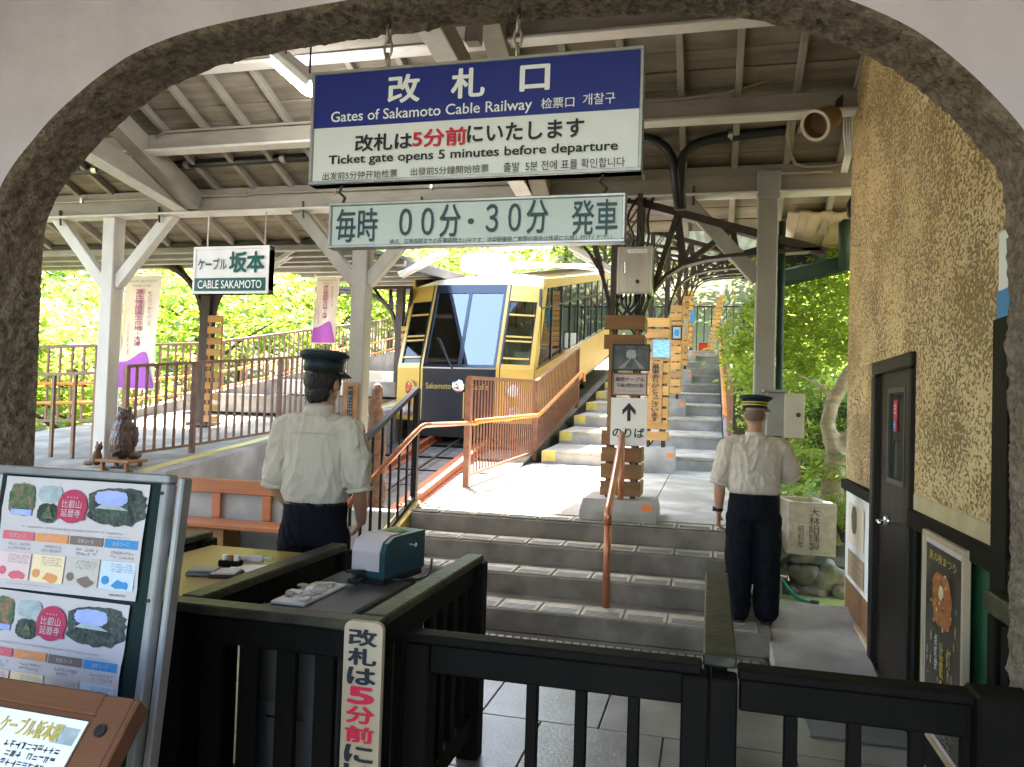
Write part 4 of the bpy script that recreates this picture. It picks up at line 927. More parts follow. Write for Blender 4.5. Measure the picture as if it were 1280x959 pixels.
# left neighbour of the booth: another railed bay with a desk
t = thing('booth_bay', 'dark railed bay left of the booth behind the poster board', 'railing', (-2.5, 3.3, 0))
cap((-2.56, 2.7, .93), (-2.56, 3.62, .93), t)
bm('rail', (-2.56, 2.7, .85), (-2.56, 3.62, .85), .05, .1, 'dark_wood', t); bm('rail', (-2.56, 2.7, .2), (-2.56, 3.6, .2), .05, .1, 'dark_wood', t)
for y in (2.7, 3.6): bm('post', (-2.56, y, 0), (-2.56, y, .91), .1, .1, 'dark_wood', t)
for i in range(5): y = 2.86+.15*i; bm('baluster', (-2.56, y, .2), (-2.56, y, .82), .03, .06, 'dark_wood', t, up=V((0, 1, 0)))
t = thing('ticket_desk', 'yellow varnished desk beside the booth holding stamps and pads', 'desk', (-2.15, 2.9, 0))
obj('top', MB().box((-2.14, 2.98, .875), (.66, 1.12, .03), ch=.004), 'desk', t); obj('front_panel', MB().box((-2.14, 2.46, .45), (.62, .03, .82)), 'dark_wood', t)
for x, y in ((-2.42, 3.48), (-1.87, 3.48)): bm('leg', (x, y, 0), (x, y, .86), .06, .06, 'dark_wood', t)
DZ = .892
def flat(name, label, cat, px, py, d, m, rot=.2, z=DZ, ch=.004, m2=None):
    p = aZ(px, py, z); c, s = math.cos(rot), math.sin(rot); ax = (V((c, s, 0)), V((-s, c, 0)), Z)
    t = thing(name, label, cat, p)
    obj('body', MB().box(p+V((0, 0, d[2]/2)), d, ax, ch), m, t)
    if m2: obj('cover', MB().box(p+V((0, 0, d[2]+.004)), (d[0]*.86, d[1]*.86, .008), ax, .002), m2, t)
    return t
flat('note_pad', 'dark grey note pad lying on the yellow desk', 'note pad', 255, 718, (.13, .09, .018), 'cabinet', .3, m2='ink_grey')
flat('paper_sheet', 'white sheet of paper on the yellow desk by the railing', 'paper', 318, 712, (.22, .15, .006), 'paper_w', .35)
flat('clip_board', 'dark clipboard under the white sheet on the yellow desk', 'clipboard', 283, 719, (.12, .12, .012), 'black_metal', .3, m2='paper')
t = thing('stamp_rack', 'small rack of rubber stamps on the yellow desk', 'stamp rack', aZ(290, 708, DZ))
p = aZ(288, 708, DZ)
obj('base', MB().box(p+V((0, 0, .014)), (.1, .05, .028), ch=.004), 'dark_wood', t)
for i in range(3): obj('stamp', MB().tube([p+V((-.03+.03*i, 0, .028)), p+V((-.03+.03*i, 0, .05))], .012, 10), 'slat_dark' if i % 2 else 'paper_w', t)
t = thing('stamp_roll', 'pale roll of paper lying beside the stamp rack', 'paper roll', aZ(312, 705, DZ))
p = aZ(312, 705, DZ); obj('roll', MB().tube([p+V((-.06, -.01, .02)), p+V((.05, .03, .02))], .018, 12), 'paper', t); obj('core', MB().tube([p+V((.05, .03, .02)), p+V((.09, .045, .02))], .01, 10), 'beige_box', t)
# cabinet and machine in the booth
t = thing('grey_cabinet', 'grey steel cabinet standing inside the ticket booth under the machine', 'cabinet', (-1.36, 3.0, 0))
CZ = .87
obj('body', MB().box((-1.445, 2.95, CZ/2), (.37, .74, CZ), ch=.008), 'cabinet', t)
obj('drawer_front', MB().box((-1.445, 2.575, CZ-.17), (.33, .012, .24), ch=.004), 'cabinet', t); obj('drawer_front', MB().box((-1.445, 2.575, CZ-.5), (.33, .012, .36), ch=.004), 'cabinet', t)
obj('handle', MB().tube([(-1.52, 2.565, CZ-.36), (-1.52, 2.545, CZ-.36), (-1.37, 2.545, CZ-.36), (-1.37, 2.565, CZ-.36)], .006, 6), 'chrome', t)
ma = aZ(440, 728, CZ); mb_ = aZ(520, 700, CZ)
t = thing('ticket_machine', 'teal metal ticket machine with a white rounded front on the grey cabinet', 'ticket machine', (-1.3, 3.0, CZ))
mc = aZ(486, 722, CZ); th_ = math.radians(-10); ux = V((math.cos(th_), math.sin(th_), 0)); uy = V((-math.sin(th_), math.cos(th_), 0)); mw, ml, mh = .165, .33, .20
def mp_(x, y, z): return mc+ux*x+uy*y+Z*z
body = [(-.5*ml, .03), (.5*ml, .03), (.5*ml, mh), (-.28*ml, mh), (-.44*ml, mh-.022), (-.5*ml, mh-.06)]
obj('body', MB().prism([mp_(-mw/2, y, z) for y, z in body], ux*mw), 'teal', t)
obj('base', MB().box(mp_(0, 0, .015), (mw*.9, ml*.95, .03), (ux, uy, Z)), 'black_metal', t)
fp = [(-.5*ml-.005, .06), (-.5*ml-.005, mh-.06), (-.44*ml-.003, mh-.018), (-.28*ml, mh+.004), (-.02*ml, mh+.004)]
wp = MB()
for (ya, za), (yb, zb) in zip(fp, fp[1:]): wp.quad(mp_(-mw*.49, ya, za), mp_(mw*.36, ya, za), mp_(mw*.36, yb, zb), mp_(-mw*.49, yb, zb))
obj('front_cover', wp, 'paper', t)
obj('lock', MB().tube([mp_(mw/2, .2*ml, mh*.72), mp_(mw/2+.012, .2*ml, mh*.72)], .012, 12), 'chrome', t)
obj('top_label', MB().quad(mp_(-.045, .01, mh+.005), mp_(.045, .0, mh+.005), mp_(.05, .08, mh+.005), mp_(-.03, .1, mh+.005)), 'leaf_label' if 'leaf_label' in M else 'moss', t)
obj('power_cord', MB().tube(fillet([mp_(mw/2, -.1, .02), mp_(mw/2+.07, -.02, .008), mp_(mw/2+.06, .12, .008), mp_(mw/2+.02, .2, .06)], .05), .006, 6), 'black_metal', t, smooth=True)
t = thing('ticket_tray', 'cluttered white tray of ticket stubs left of the teal machine', 'tray', (-1.5, 2.9, CZ))
obj('tray', MB().box((-1.535, 2.86, CZ+.008), (.14, .36, .012), ch=.003), 'paper_w', t)
for i in range(9): obj('ticket_stub', MB().box((-1.54+random.uniform(-.05, .05), 2.72+.03*i, CZ+.022+random.uniform(0, .006)), (.06, .03, .008), (V((math.cos(i), math.sin(i), 0)), V((-math.sin(i), math.cos(i), 0)), Z)), random.choice(['paper', 'cream_wood', 'paper_w']), t)
t = thing('hole_punch', 'small black ticket punch on the tray by the machine', 'punch', (-1.4, 3.0, CZ))
obj('base', MB().box((-1.43, 3.08, CZ+.03), (.05, .13, .02), ch=.004), 'black_metal', t); obj('lever', MB().beam((-1.43, 3.14, CZ+.05), (-1.43, 3.0, CZ+.075), .04, .014), 'black_metal', t)
# upright wooden sign on the booth corner
YV = BY0-.075
a = aY(431, 775, YV); b_ = aY(479, 775, YV); x0, x1 = a.x, b_.x; zt = a.z
t = thing('vertical_sign', 'narrow cream board reading 改札は5分前に fixed to the booth corner post', 'sign board', ((x0+x1)/2, YV, zt-.85))
pts = []; rr = .025; w_ = x1-x0
for cx, cz_, a0 in ((x1-rr, zt-rr, 0), (x0+rr, zt-rr, 90), (x0+rr, zt-.85+rr, 180), (x1-rr, zt-.85+rr, 270)):
    pts += [V((cx+rr*math.cos(math.radians(a0+15*i)), YV, cz_+rr*math.sin(math.radians(a0+15*i)))) for i in range(7)]
obj('panel', MB().prism(pts, (0, .02, 0)), 'cream_wood', t)
for i, ch_ in enumerate('改札は5分前にいたします'):
    text(ch_, V(((x0+x1)/2, YV, zt-.048-.060*i)), w_*(.60 if ch_ == '5' else .70), .050 if ch_ != '前' else .047, 'sign_red' if ch_ in '5分前' else 'sign_dark', t, bold=.045, lift=.004)

#=GATE=
GY, GH = 2.60, aY(750, 813, 2.60).z
t = thing('entrance_gate', 'dark low wooden gate rail with square balusters across the arch', 'gate', (-.1, GY, 0))
gl, gr_ = BX1+.055, .87
DXc = aZ(900, 833, GH).x
cap((gl, GY, GH-.016), (DXc-.055, GY, GH-.016), t, 'dark_wood', .085, .032); cap((DXc+.055, GY, GH-.017), (gr_, GY, GH-.017), t, 'dark_wood', .085, .032)
bm('rail', (gl, GY, GH-.085), (DXc-.06, GY, GH-.085), .045, .1, 'dark_wood', t); bm('rail', (DXc+.06, GY, GH-.085), (gr_, GY, GH-.085), .045, .1, 'dark_wood', t)
bm('rail', (gl, GY, .14), (DXc-.06, GY, .14), .045, .08, 'dark_wood', t); bm('rail', (DXc+.06, GY, .14), (gr_, GY, .14), .045, .08, 'dark_wood', t)
for px in (665, 726, 792): x = aY(px, 900, GY).x; bm('baluster', (x, GY, .17), (x, GY, GH-.13), .038, .038, 'dark_wood', t, .004, up=V((0, 1, 0)))
for px in (988, 1067, 1145, 1210): x = aY(px, 900, GY).x; bm('baluster', (x, GY, .17), (x, GY, GH-.13), .04, .04, 'dark_wood', t, .004, up=V((0, 1, 0)))
for px in (868, 903): x = aY(px, 900, GY).x; bm('post', (x, GY-.005, 0), (x, GY-.005, GH-.034), .085, .1, 'dark_wood', t, .006, up=V((0, 1, 0)))
x = aY(585, 900, GY).x; bm('post', (BX1+.1, GY, 0), (BX1+.1, GY, GH-.034), .09, .1, 'dark_wood', t, .006, up=V((0, 1, 0)))
x = aY(1266, 850, GY).x; bm('post', (gr_-.03, GY-.02, 0), (gr_-.03, GY-.02, GH+.01), .16, .14, 'dark_wood', t, .008, up=V((0, 1, 0)))
t = thing('lane_divider', 'olive topped wooden rail running back from the gate between the two lanes', 'railing', (DXc, 3.3, 0))
cap((DXc, GY+.02, GH-.0), (DXc, 3.98, GH-.0), t, 'moss_wood', .105, .04)
bm('rail', (DXc, GY+.06, GH-.07), (DXc, 3.95, GH-.07), .05, .1, 'dark_wood', t); bm('rail', (DXc, GY+.06, .16), (DXc, 3.95, .16), .05, .09, 'dark_wood', t)
for y in (3.93,): bm('post', (DXc, y, 0), (DXc, y, GH-.025), .1, .1, 'dark_wood', t)
for i in range(7): y = GY+.2+.16*i; bm('baluster', (DXc, y, .2), (DXc, y, GH-.12), .03, .06, 'dark_wood', t, up=V((0, 1, 0)))
t = thing('wall_rail', 'short dark wooden handrail block at the right end of the gate', 'railing', (.98, 2.9, 0))
bm('top_rail', (1.0, 2.84, 1.02), (1.0, 3.12, 1.02), .09, .075, 'moss_wood', t); bm('post', (.985, 2.88, 0), (.985, 2.88, .98), .08, .08, 'dark_wood', t); bm('post', (1.0, 3.06, 0), (1.0, 3.06, .98), .08, .08, 'dark_wood', t)

#=BOARDS=
# poster board on the left
BYp = 1.83
a = aY(3, 583, BYp); b_ = aY(218, 592, BYp); bx0, bx1 = a.x, b_.x; bzt = (a.z+b_.z)/2; lean = math.radians(7.0)
Ub = V((0, math.sin(lean), math.cos(lean))); Rb = V((1, 0, 0)); Nb = Rb.cross(Ub); BO = V((bx0, BYp, bzt)); BWd = bx1-bx0; BHt = 1.44
def bp(u, v_, n=0.): return BO+Rb*u-Ub*v_+Nb*n
t = thing('poster_board', 'green notice board in an aluminium A-frame stand at the left edge', 'notice board', bp(BWd/2, BHt))
obj('panel', MB().box(bp(BWd/2, BHt/2, -.012), (BWd-.02, .02, BHt-.02), (Rb, -Nb, Ub)), 'board_green', t)
fw = .024
for (u0, u1, v0, v1) in ((0, BWd, 0, fw), (0, fw, fw, BHt), (BWd-fw, BWd, fw, BHt), (fw, BWd-fw, BHt-.16, BHt-.13)):
    obj('frame', MB().box(bp((u0+u1)/2, (v0+v1)/2, .0), (u1-u0, .04, v1-v0), (Rb, -Nb, Ub), .004), 'alu', t)
for s in (0, 1):
    x = bx0+.03 if s == 0 else bx1+.028; obj('rear_leg', MB().box(bp(BWd+.014 if s else -.014, BHt/2, -.03), (.02, .04, BHt-.01), (Rb, -Nb, Ub), .004), 'alu', t)
for v_ in (.05, .33, .62, .9):
    for off in (BWd-.015,): obj('rivet', MB().tube([bp(off, v_, .02), bp(off, v_, .024)], .005, 8), 'steel_dark', t)
PW, PH = .475, .308
def poster(label, u0, v0, rot, cut=1.0):
    cr_, sr_ = math.cos(rot), math.sin(rot); R = Rb*cr_-Ub*sr_; U = Ub*cr_+Rb*sr_
    def pp(x, y, n=0.): return bp(u0, v0, .004+n)+R*(x*PW)-U*(y*PH)
    tt = thing('poster', label, 'poster', pp(.5, 1))
    sh = MB(); n1, n2 = 8, 10
    for j in range(n2+1):
        for i in range(n1+1):
            e = .007*noise.noise(V((i*.5+u0*9, j*.4+v0*7, 0)))+.004; sh.v.append(pp(i/n1, j/n2, e if (j in (0, n2) or i in (0, n1)) else .0015))
    sh.f = [(j*(n1+1)+i, (j+1)*(n1+1)+i, (j+1)*(n1+1)+i+1, j*(n1+1)+i+1) for j in range(n2) for i in range(n1)]
    obj('sheet', sh, 'paper', tt)
    L_ = .006
    def dc(nm, x, y, w_, h_, m, shape=None, lift=L_): return decal(nm, pp(x, y), w_*PW, h_*PH, m, tt, R, U, lift, shape)
    dc('photo', .13, .20, .19, .29, 'ph_green', 'blob'); dc('photo', .33, .14, .17, .15, 'ph_mist', 'blob'); dc('photo', .33, .31, .15, .17, 'ph_dark', 'blob')
    dc('photo', .80, .21, .40, .33, 'ph_dark', 'blob'); dc('photo', .76, .14, .22, .13, 'ph_blue', 'blob', .0075)
    obj('photo_roof', MB().quad(pp(.66, .235, .009), pp(.70, .20, .009), pp(.82, .20, .009), pp(.89, .24, .009)), 'ph_mist', tt)
    obj('photo_eaves', MB().quad(pp(.30, .36, .009), pp(.335, .24, .009), pp(.38, .36, .009)), 'ph_green', tt); dc('photo', .14, .32, .15, .05, 'ph_blue', None, .0075)
    dc('seal', .50, .235, .205, .30, 'rose', 'disc', .009); dc('ribbon', .50, .33, .19, .045, 'rose', None, .0095)
    text('比叡山', pp(.50, .215), .135*PW, .07*PH, 'paper', tt, R, U, lift=.0115); text('延暦寺', pp(.50, .295), .135*PW, .07*PH, 'paper', tt, R, U, lift=.0115); text('＊＊＊＊', pp(.50, .155), .08*PW, .02*PH, 'paper', tt, R, U, lift=.0115)
    lines(pp(.52, .445), .72*PW, .028*PH, 1, 'ink_grey', tt, R, U, L_); lines(pp(.85, .475), .18*PW, .014*PH, 1, 'ink_grey', tt, R, U, L_)
    for i, k in enumerate(('red', 'org', 'brn', 'blu')):
        x = .145+.24*i
        dc('price_header', x, .53, .225, .075, 'p_'+k); text('巡拝コース', pp(x, .53), .11*PW, .035*PH, 'paper', tt, R, U, lift=L_+.002)
        lines(pp(x+.01, .625), .15*PW, .075*PH, 2, 'ink_grey', tt, R, U, L_, ragged=.2)
        dc('price_panel', x, .80, .225, .24, 'q_'+k); lines(pp(x+.03, .735), .15*PW, .08*PH, 4, 'ink_grey', tt, R, U, L_+.0015)
        dc('price_badge', x-.075, .845, .05, .075, 'p_'+k, 'disc', L_+.002)
        rr = random.Random(i); obj('map_shape', MB().quad(*[pp(x+.03+.055*math.cos(a)*(.8+.4*rr.random()), .875-.04*math.sin(a)*(.6+.8*rr.random()), L_+.002) for a in [2*math.pi*q/9 for q in range(9)]]), 'p_'+k, tt)
    lines(pp(.3, .955), .4*PW, .016*PH, 1, 'ink_grey', tt, R, U, L_); text('SAKAMOTO', pp(.88, .965), .11*PW, .02*PH, 'sign_dark', tt, R, U, lift=L_)
poster('upper tourist poster with a rose seal and four price columns on the board', .035, .03, .0)
poster('lower tourist poster with a rose seal half covered by the wooden stand', .022, .03+PH+.004, .015)
# wooden information stand in front
Ui = V((0, math.sin(math.radians(42)), math.cos(math.radians(42))))
Ri = V((.985, -.02, 0)).normalized(); Ni = Ri.cross(Ui); IO = aY(172, 876, 1.36)
def ip(u, v_, n=0.): return IO-Ri*u-Ui*v_+Ni*n
t = thing('information_stand', 'varnished brown wooden lectern stand in the near left corner', 'lectern', ip(.35, .3)-V((0, 0, .7)))
obj('panel', MB().box(ip(.35, .25, -.015), (.7, .03, .5), (Ri, -Ni, Ui), .006), 'stand_wood', t)
obj('side_rail', MB().box(ip(.035, .25, .004), (.07, .012, .5), (Ri, -Ni, Ui), .004), 'stand_wood', t); obj('top_rail', MB().box(ip(.37, .02, .004), (.6, .012, .045), (Ri, -Ni, Ui), .004), 'stand_wood', t)
obj('edge_board', MB().box(ip(-.006, .25, -.012), (.012, .045, .5), (Ri, -Ni, Ui), .004), 'stand_wood', t)
obj('knob', MB().tube([ip(.037, .07, .008), ip(.037, .07, .016)], .012, 14), 'black_metal', t)
for u in (.1, .6): q = ip(u, .38, -.03); obj('leg', MB().box((q.x, q.y, q.z/2), (.05, .05, q.z)), 'slat_dark', t)
t = thing('information_sheet', 'white printed sheet with diagrams lying on the wooden stand', 'information sheet', ip(.38, .3))
obj('sheet', MB().box(ip(.375, .285, .004), (.59, .003, .46), (Ri, -Ni, Ui)), 'paper_w', t)
text('ケーブル坂本駅', ip(.20, .085), .15, .035, 'gold_ink', t, Ri, Ui, bold=.03, lift=.0075)
lines(ip(.30, .135), .40, .05, 3, 'sign_dark', t, Ri, Ui, .007, ragged=.1)
decal('photo', ip(.115, .088), .055, .032, 'ph_mist', t, Ri, Ui, .007)
for u in (.215, .27): decal('diagram_wheel', ip(u, .215), .055, .062, 'ph_train', t, Ri, Ui, .0075, 'disc')
obj('diagram_line', MB().tube([ip(.30, .29, .008), ip(.295, .2, .008), ip(.245, .19, .008), ip(.19, .21, .008), ip(.185, .29, .008)], .0015, 5), 'ph_train', t)
decal('tag', ip(.155, .185), .025, .012, 'sign_blue', t, Ri, Ui, .007); decal('tag', ip(.075, .18), .03, .012, 'sign_blue', t, Ri, Ui, .007)
lines(ip(.145, .22), .06, .05, 4, 'sign_dark', t, Ri, Ui, .007); lines(ip(.24, .285), .1, .012, 1, 'sign_dark', t, Ri, Ui, .007)
decal('photo', ip(.075, .25), .055, .11, 'ph_mist', t, Ri, Ui, .007); decal('photo', ip(.32, .36), .16, .1, 'ph_blue', t, Ri, Ui, .007); decal('photo', ip(.36, .22), .05, .05, 'ph_mist', t, Ri, Ui, .007)
obj('diagram_wheel', MB().tube([ip(.075+.022*math.cos(a), .235+.03*math.sin(a), .0085) for a in [2*math.pi*k/20 for k in range(21)]], .002, 5, False), 'black_metal', t)
decal('print_patch', ip(.08, .28), .02, .03, 'yellow', t, Ri, Ui, .008, 'blob')
# posters on the right wall
RY, UZ = V((0, -1, 0)), Z
def wposter(name, label, cat, y0, y1, z0, z1, x, m, frame, fm='orange_wood'):
    t = thing(name, label, cat, (x, (y0+y1)/2, z0))
    obj('sheet', MB().box((x+.01, (y0+y1)/2, (z0+z1)/2), (.012, y1-y0, z1-z0)), m, t)
    if frame:
        for (ya, yb, za, zb) in ((y0-frame, y1+frame, z1, z1+frame), (y0-frame, y1+frame, z0-frame, z0), (y0-frame, y0, z0, z1), (y1, y1+frame, z0, z1)):
            obj('frame', MB().box((x+.008, (ya+yb)/2, (za+zb)/2), (.03, yb-ya, zb-za), ch=.003), fm, t)
    return t
px_ = WX-.05
ya, yb = aX(1204, 700, px_).y, aX(1156, 700, px_).y; zt = aX(1156, 668, px_).z; zb = .22
t = wposter('framed_poster', 'dark night festival poster in a pale wood frame left of the green panel', 'poster', ya, yb, zb, zt, px_, 'paper', .025, 'cream_wood')
yc, zc = (ya+yb)/2, (za+zb)/2; zc = (zt+zb)/2; pw_, ph_ = yb-ya, zt-zb
decal('print', (px_+.003, yc, zc), pw_*.92, ph_*.94, 'poster_dark', t, RY, UZ, .002)
decal('glow', (px_+.003, yc, zc+ph_*.22), pw_*.5, ph_*.26, 'poster_glow', t, RY, UZ, .004, 'blob'); decal('lantern', (px_+.003, yc, zc+ph_*.26), pw_*.12, ph_*.07, 'q_org', t, RY, UZ, .006, 'disc')
rr = random.Random(3)
for i in range(26):
    a_, r_ = rr.uniform(0, 6.28), rr.uniform(.05, .30); decal('lantern', (px_+.003, yc+pw_*r_*math.cos(a_), zc+ph_*(.22+.5*r_*math.sin(a_))), pw_*rr.uniform(.02, .05), ph_*rr.uniform(.01, .022), rr.choice(['q_org', 'p_org', 'gold_ink', 'q_red', 'ph_dark']), t, RY, UZ, .0062+.0001*i, 'disc')
for i in range(18): decal('street_light', (px_+.003, yc+pw_*rr.uniform(-.42, .42), zc+ph_*rr.uniform(-.3, .4)), pw_*.015, ph_*rr.uniform(.01, .05), rr.choice(['q_brn', 'gold_ink', 'ph_mist']), t, RY, UZ, .0035)
text('夏の夜まつり', V((px_+.003, yc, zt-ph_*.08)), pw_*.7, ph_*.045, 'gold_ink', t, RY, UZ, lift=.005)
text('灯りの夜', V((px_+.003, yc-pw_*.2, zc-ph_*.17)), pw_*.1, ph_*.38, 'gold_ink', t, RY, UZ, lift=.005, vertical=True, bold=.03); text('比叡の灯', V((px_+.003, yc-pw_*.02, zc-ph_*.15)), pw_*.1, ph_*.33, 'gold_ink', t, RY, UZ, lift=.005, vertical=True, bold=.03); text('点灯会', V((px_+.003, yc+pw_*.14, zc-ph_*.05)), pw_*.07, ph_*.18, 'ink_white', t, RY, UZ, lift=.005, vertical=True)
lines((px_+.003, yc, zb+ph_*.08), pw_*.7, ph_*.09, 5, 'ink_grey', t, RY, UZ, .005)
t = wposter('wall_poster', 'pale weathered poster pasted at the far end of the office wall', 'poster', DY1+.12, WE-.05, .42, 1.08, WX-.008, 'paper_w', 0)
decal('print', (WX-.006, (DY1+WE)/2+.03, .86), .6, .3, 'banner', t, RY, UZ, .004); decal('print', (WX-.006, (DY1+WE)/2+.03, .56), .62, .2, 'cream_wood', t, RY, UZ, .004); decal('print', (WX-.006, (DY1+WE)/2+.1, .9), .2, .2, 'ph_green', t, RY, UZ, .006, 'blob')
for i in range(4): decal('print_band', (WX-.006, (DY1+WE)/2+.03, .49+.05*i), .6, .012, 'desk', t, RY, UZ, .006)
sy = aX(1127, 520, WX+.03).y
SXd = WX-.004
t = thing('door_sticker', 'small red and blue notice sticker on the door glass', 'sticker', (SXd, sy, 1.6))
zt_, zb_ = aX(1127, 501, WX+.02).z, aX(1127, 540, WX+.02).z
obj('sheet', MB().box((SXd+.002, sy, (zt_+zb_)/2), (.003, .085, zt_-zb_)), 'sign_red', t); decal('blue_band', (SXd, sy, zb_+.035), .07, .05, 'p_blu', t, RY, UZ, .002); lines((SXd, sy, zt_-.05), .06, .06, 3, 'ink_white', t, RY, UZ, .002); lines((SXd, sy, zb_+.035), .05, .03, 2, 'ink_white', t, RY, UZ, .004)
t = thing('wall_notice', 'narrow white notice with a blue foot beside the right arch leg', 'notice', (WX-.01, 3.05, 1.95))
wn0, wn1 = aX(1258, 330, WX-.01).y-.12, aX(1250, 330, WX-.01).y; wz1, wz0 = aX(1254, 290, WX-.01).z, aX(1254, 398, WX-.01).z
obj('sheet', MB().box((WX-.008, (wn0+wn1)/2, (wz0+wz1)/2), (.012, wn1-wn0, wz1-wz0)), 'paper_w', t); obj('blue_foot', MB().box((WX-.016, (wn0+wn1)/2, wz0+(wz1-wz0)*.16), (.006, wn1-wn0, (wz1-wz0)*.32)), 'p_blu', t)

#=LAMPS, SPEAKER, CABINET=
sp0 = aY(1019, 157, 6.2); sp1 = aY(1048, 141, 6.42)
t = thing('loudspeaker', 'brown cylindrical horn loudspeaker mounted high by the stucco wall', 'loudspeaker', sp1)
d = (sp1-sp0).normalized(); u = d.cross(Z).normalized(); v_ = u.cross(d)
obj('horn', MB().lathe(sp0, [(.105, 0), (.115, .0), (.112, .05), (.098, .16), (.085, .24), (.05, .27), (.0, .27)][1:-1], 24, (u, v_, d), cap=False), 'horn', t, smooth=True)
obj('rim', MB().lathe(sp0, [(.098, -.004), (.12, -.004), (.12, .012), (.098, .012)], 24, (u, v_, d), cap=False), 'beige_box', t); obj('grille', MB().lathe(sp0, [(.098, .10), (.06, .13), (.03, .14), (.001, .14)], 20, (u, v_, d), cap=False), 'horn', t, smooth=True)
obj('bracket', MB().beam(sp1+V((0, 0, .05)), sp1+V((.02, .05, .17)), .05, .02).beam(sp1+V((.02, .05, .16)), sp1+V((.16, .15, .16)), .04, .02), 'steel_dark', t)
def lamp(label, a, b_, on=False, w_=.12):
    a, b_ = V(a), V(b_); t = thing('strip_lamp', label, 'lamp', (a+b_)/2, None if on else 'white strip lamps under the platform roofs')
    obj('housing', MB().beam(a+V((0, 0, .03)), b_+V((0, 0, .03)), w_, .07, ch=.012), 'lamp_body', t)
    d = (b_-a).normalized(); 
    if on: obj('diffuser', MB().beam(a+d*.02-V((0, 0, .03)), b_-d*.02-V((0, 0, .03)), w_, .08, ch=.02), 'lamp_on', t)
    else: obj('tube', MB().tube([a+d*.05-V((0, 0, .02)), b_-d*.05-V((0, 0, .02))], .018, 10), 'paper_w', t, smooth=True)
    for q in (a+d*.15, b_-d*.15): obj('hanger', MB().tube([q+V((0, 0, .06)), q+V((0, 0, .3))], .008, 6), 'steel_dark', t)
lamp('lit strip lamp under the plank roof left of the blue sign', aY(349, 72, 5.3), aY(396, 112, 4.9), True, .16)
lamp('white strip lamp right of the station name sign', aY(335, 338, 9.2), aY(382, 308, 9.2))
lamp('white strip lamp under the dark roof just left of the cable car roof', aY(500, 347, 11), aY(558, 317, 11), w_=.16)
lamp('white strip lamp at the left edge of the stair roof beside the control box', aY(712, 311, 8.4), aY(770, 345, 8.4), w_=.14)
t = thing('meter_cabinet', 'open beige steel cabinet on the grey post beside the right man', 'cabinet', (.7, 7.35, 1.5))
x0, x1 = aY(957, 500, 7.3).x, aY(979, 500, 7.3).x; z1, z0 = aY(970, 491, 7.3).z, aY(970, 545, 7.3).z
obj('body', MB().box(((x0+x1)/2, 7.28, (z0+z1)/2), (x1-x0, .22, z1-z0), ch=.006), 'grey_paint', t)
xd = aY(1005, 500, 7.2).x; obj('door', MB().box(((x1+xd)/2, 7.16, (z0+z1)/2-.01), (xd-x1, .025, z1-z0), ch=.004), 'beige_box', t); obj('roof_plate', MB().box(((x0+x1)/2, 7.26, z1+.012), (x1-x0+.06, .28, .02)), 'grey_paint', t)
obj('latch', MB().tube([(xd-.05, 7.145, (z0+z1)/2), (xd-.05, 7.13, (z0+z1)/2)], .02, 10), 'steel_dark', t)
#=CAR=
CXc, CHW, CYF = -4.2, 1.25, 12.75
SL = .186
t = thing('cable_car', 'gold and navy cable car with a sloping nose waiting at the platform', 'cable car', (CXc, 16, 1.4)); car = t
def cp(x, y, z): return V((CXc+x, CYF+y, z+SL*max(0, y-.0)))
ZB, ZS, ZT = 1.36, 2.30, 3.82         # skirt, window sill, roof edge
CH2 = .66                             # half width of the centre panel
# nose outline at a height: set-back f
def nose(z): f = 0 if z <= ZS else (z-ZS)/(ZT-ZS)*.62; return f
def nz(x, z, n=0.):
    """point on the nose: x across; chamfers set back"""
    f = nose(z); ax = abs(x); y = f + (0 if ax <= CH2 else (ax-CH2)/(CHW-CH2)*.30); return V((CXc+x, CYF+y-n, z))
def npanel(name, x0, x1, z0, z1, m, par, n=0., th=.03):
    b = MB(); p = [nz(x0, z0, n), nz(x1, z0, n), nz(x1, z1, n), nz(x0, z1, n)]
    b.prism(p, (0, th, 0)); return obj(name, b, m, par)
npanel('front_panel', -CH2, CH2, ZB, ZS, 'car_black', t)
for s in (-1, 1):
    xa, xb = (CH2, CHW) if s > 0 else (-CHW, -CH2)
    npanel('corner_panel', xa, xb, ZB, ZS-.02, 'gold', t)
    # window surround of the chamfer: gold frame pieces
    i0, i1 = xa+.07, xb-.07
    for (a, b_, c, d) in ((xa, xb, ZS-.02, ZS+.07), (xa, xb, ZT-.3, ZT), (xa, i0, ZS+.07, ZT-.3), (i1, xb, ZS+.07, ZT-.3)): npanel('corner_frame', a, b_, c, d, 'gold', t, .004)
    wdw = npanel('corner_window', i0, i1, ZS+.07, ZT-.3, 'glass', t, -.02, .008)
    for z in (ZS+.16, ZS+.47, ZS+.55, ZS+.95): npanel('window_bar', i0, i1, z, z+.03, 'gold', wdw, .0, .02)
    for (a, b_) in ((i0, i0+.018), (i1-.018, i1)): npanel('window_seal', a, b_, ZS+.07, ZT-.3, 'black_metal', wdw, .002, .02)
# big front windscreens
for (a, b_) in ((-CH2+.05, -.03), (.03, CH2-.05)):
    wd = npanel('windscreen', a, b_, ZS+.05, ZT-.16, 'windscreen', t, -.01, .01)
for (a, b_, c, d) in ((-CH2, CH2, ZS, ZS+.05), (-CH2, CH2, ZT-.16, ZT), (-CH2, -CH2+.05, ZS+.05, ZT-.16), (CH2-.05, CH2, ZS+.05, ZT-.16), (-.03, .03, ZS+.05, ZT-.16)): npanel('windscreen_frame', a, b_, c, d, 'car_black', t, .004)
npanel('trim_line', -CH2, CH2, ZS-.03, ZS-.005, 'chrome', t, .012, .01)
for x in (-.66, .66): obj('seam_strip', MB().beam(nz(x*1.09, ZB, .006), nz(x*1.09, ZS, .006), .015, .01).beam(nz(x*1.09, ZS, .008), nz(x*1.09, ZT, .008), .02, .012), 'black_metal', t)
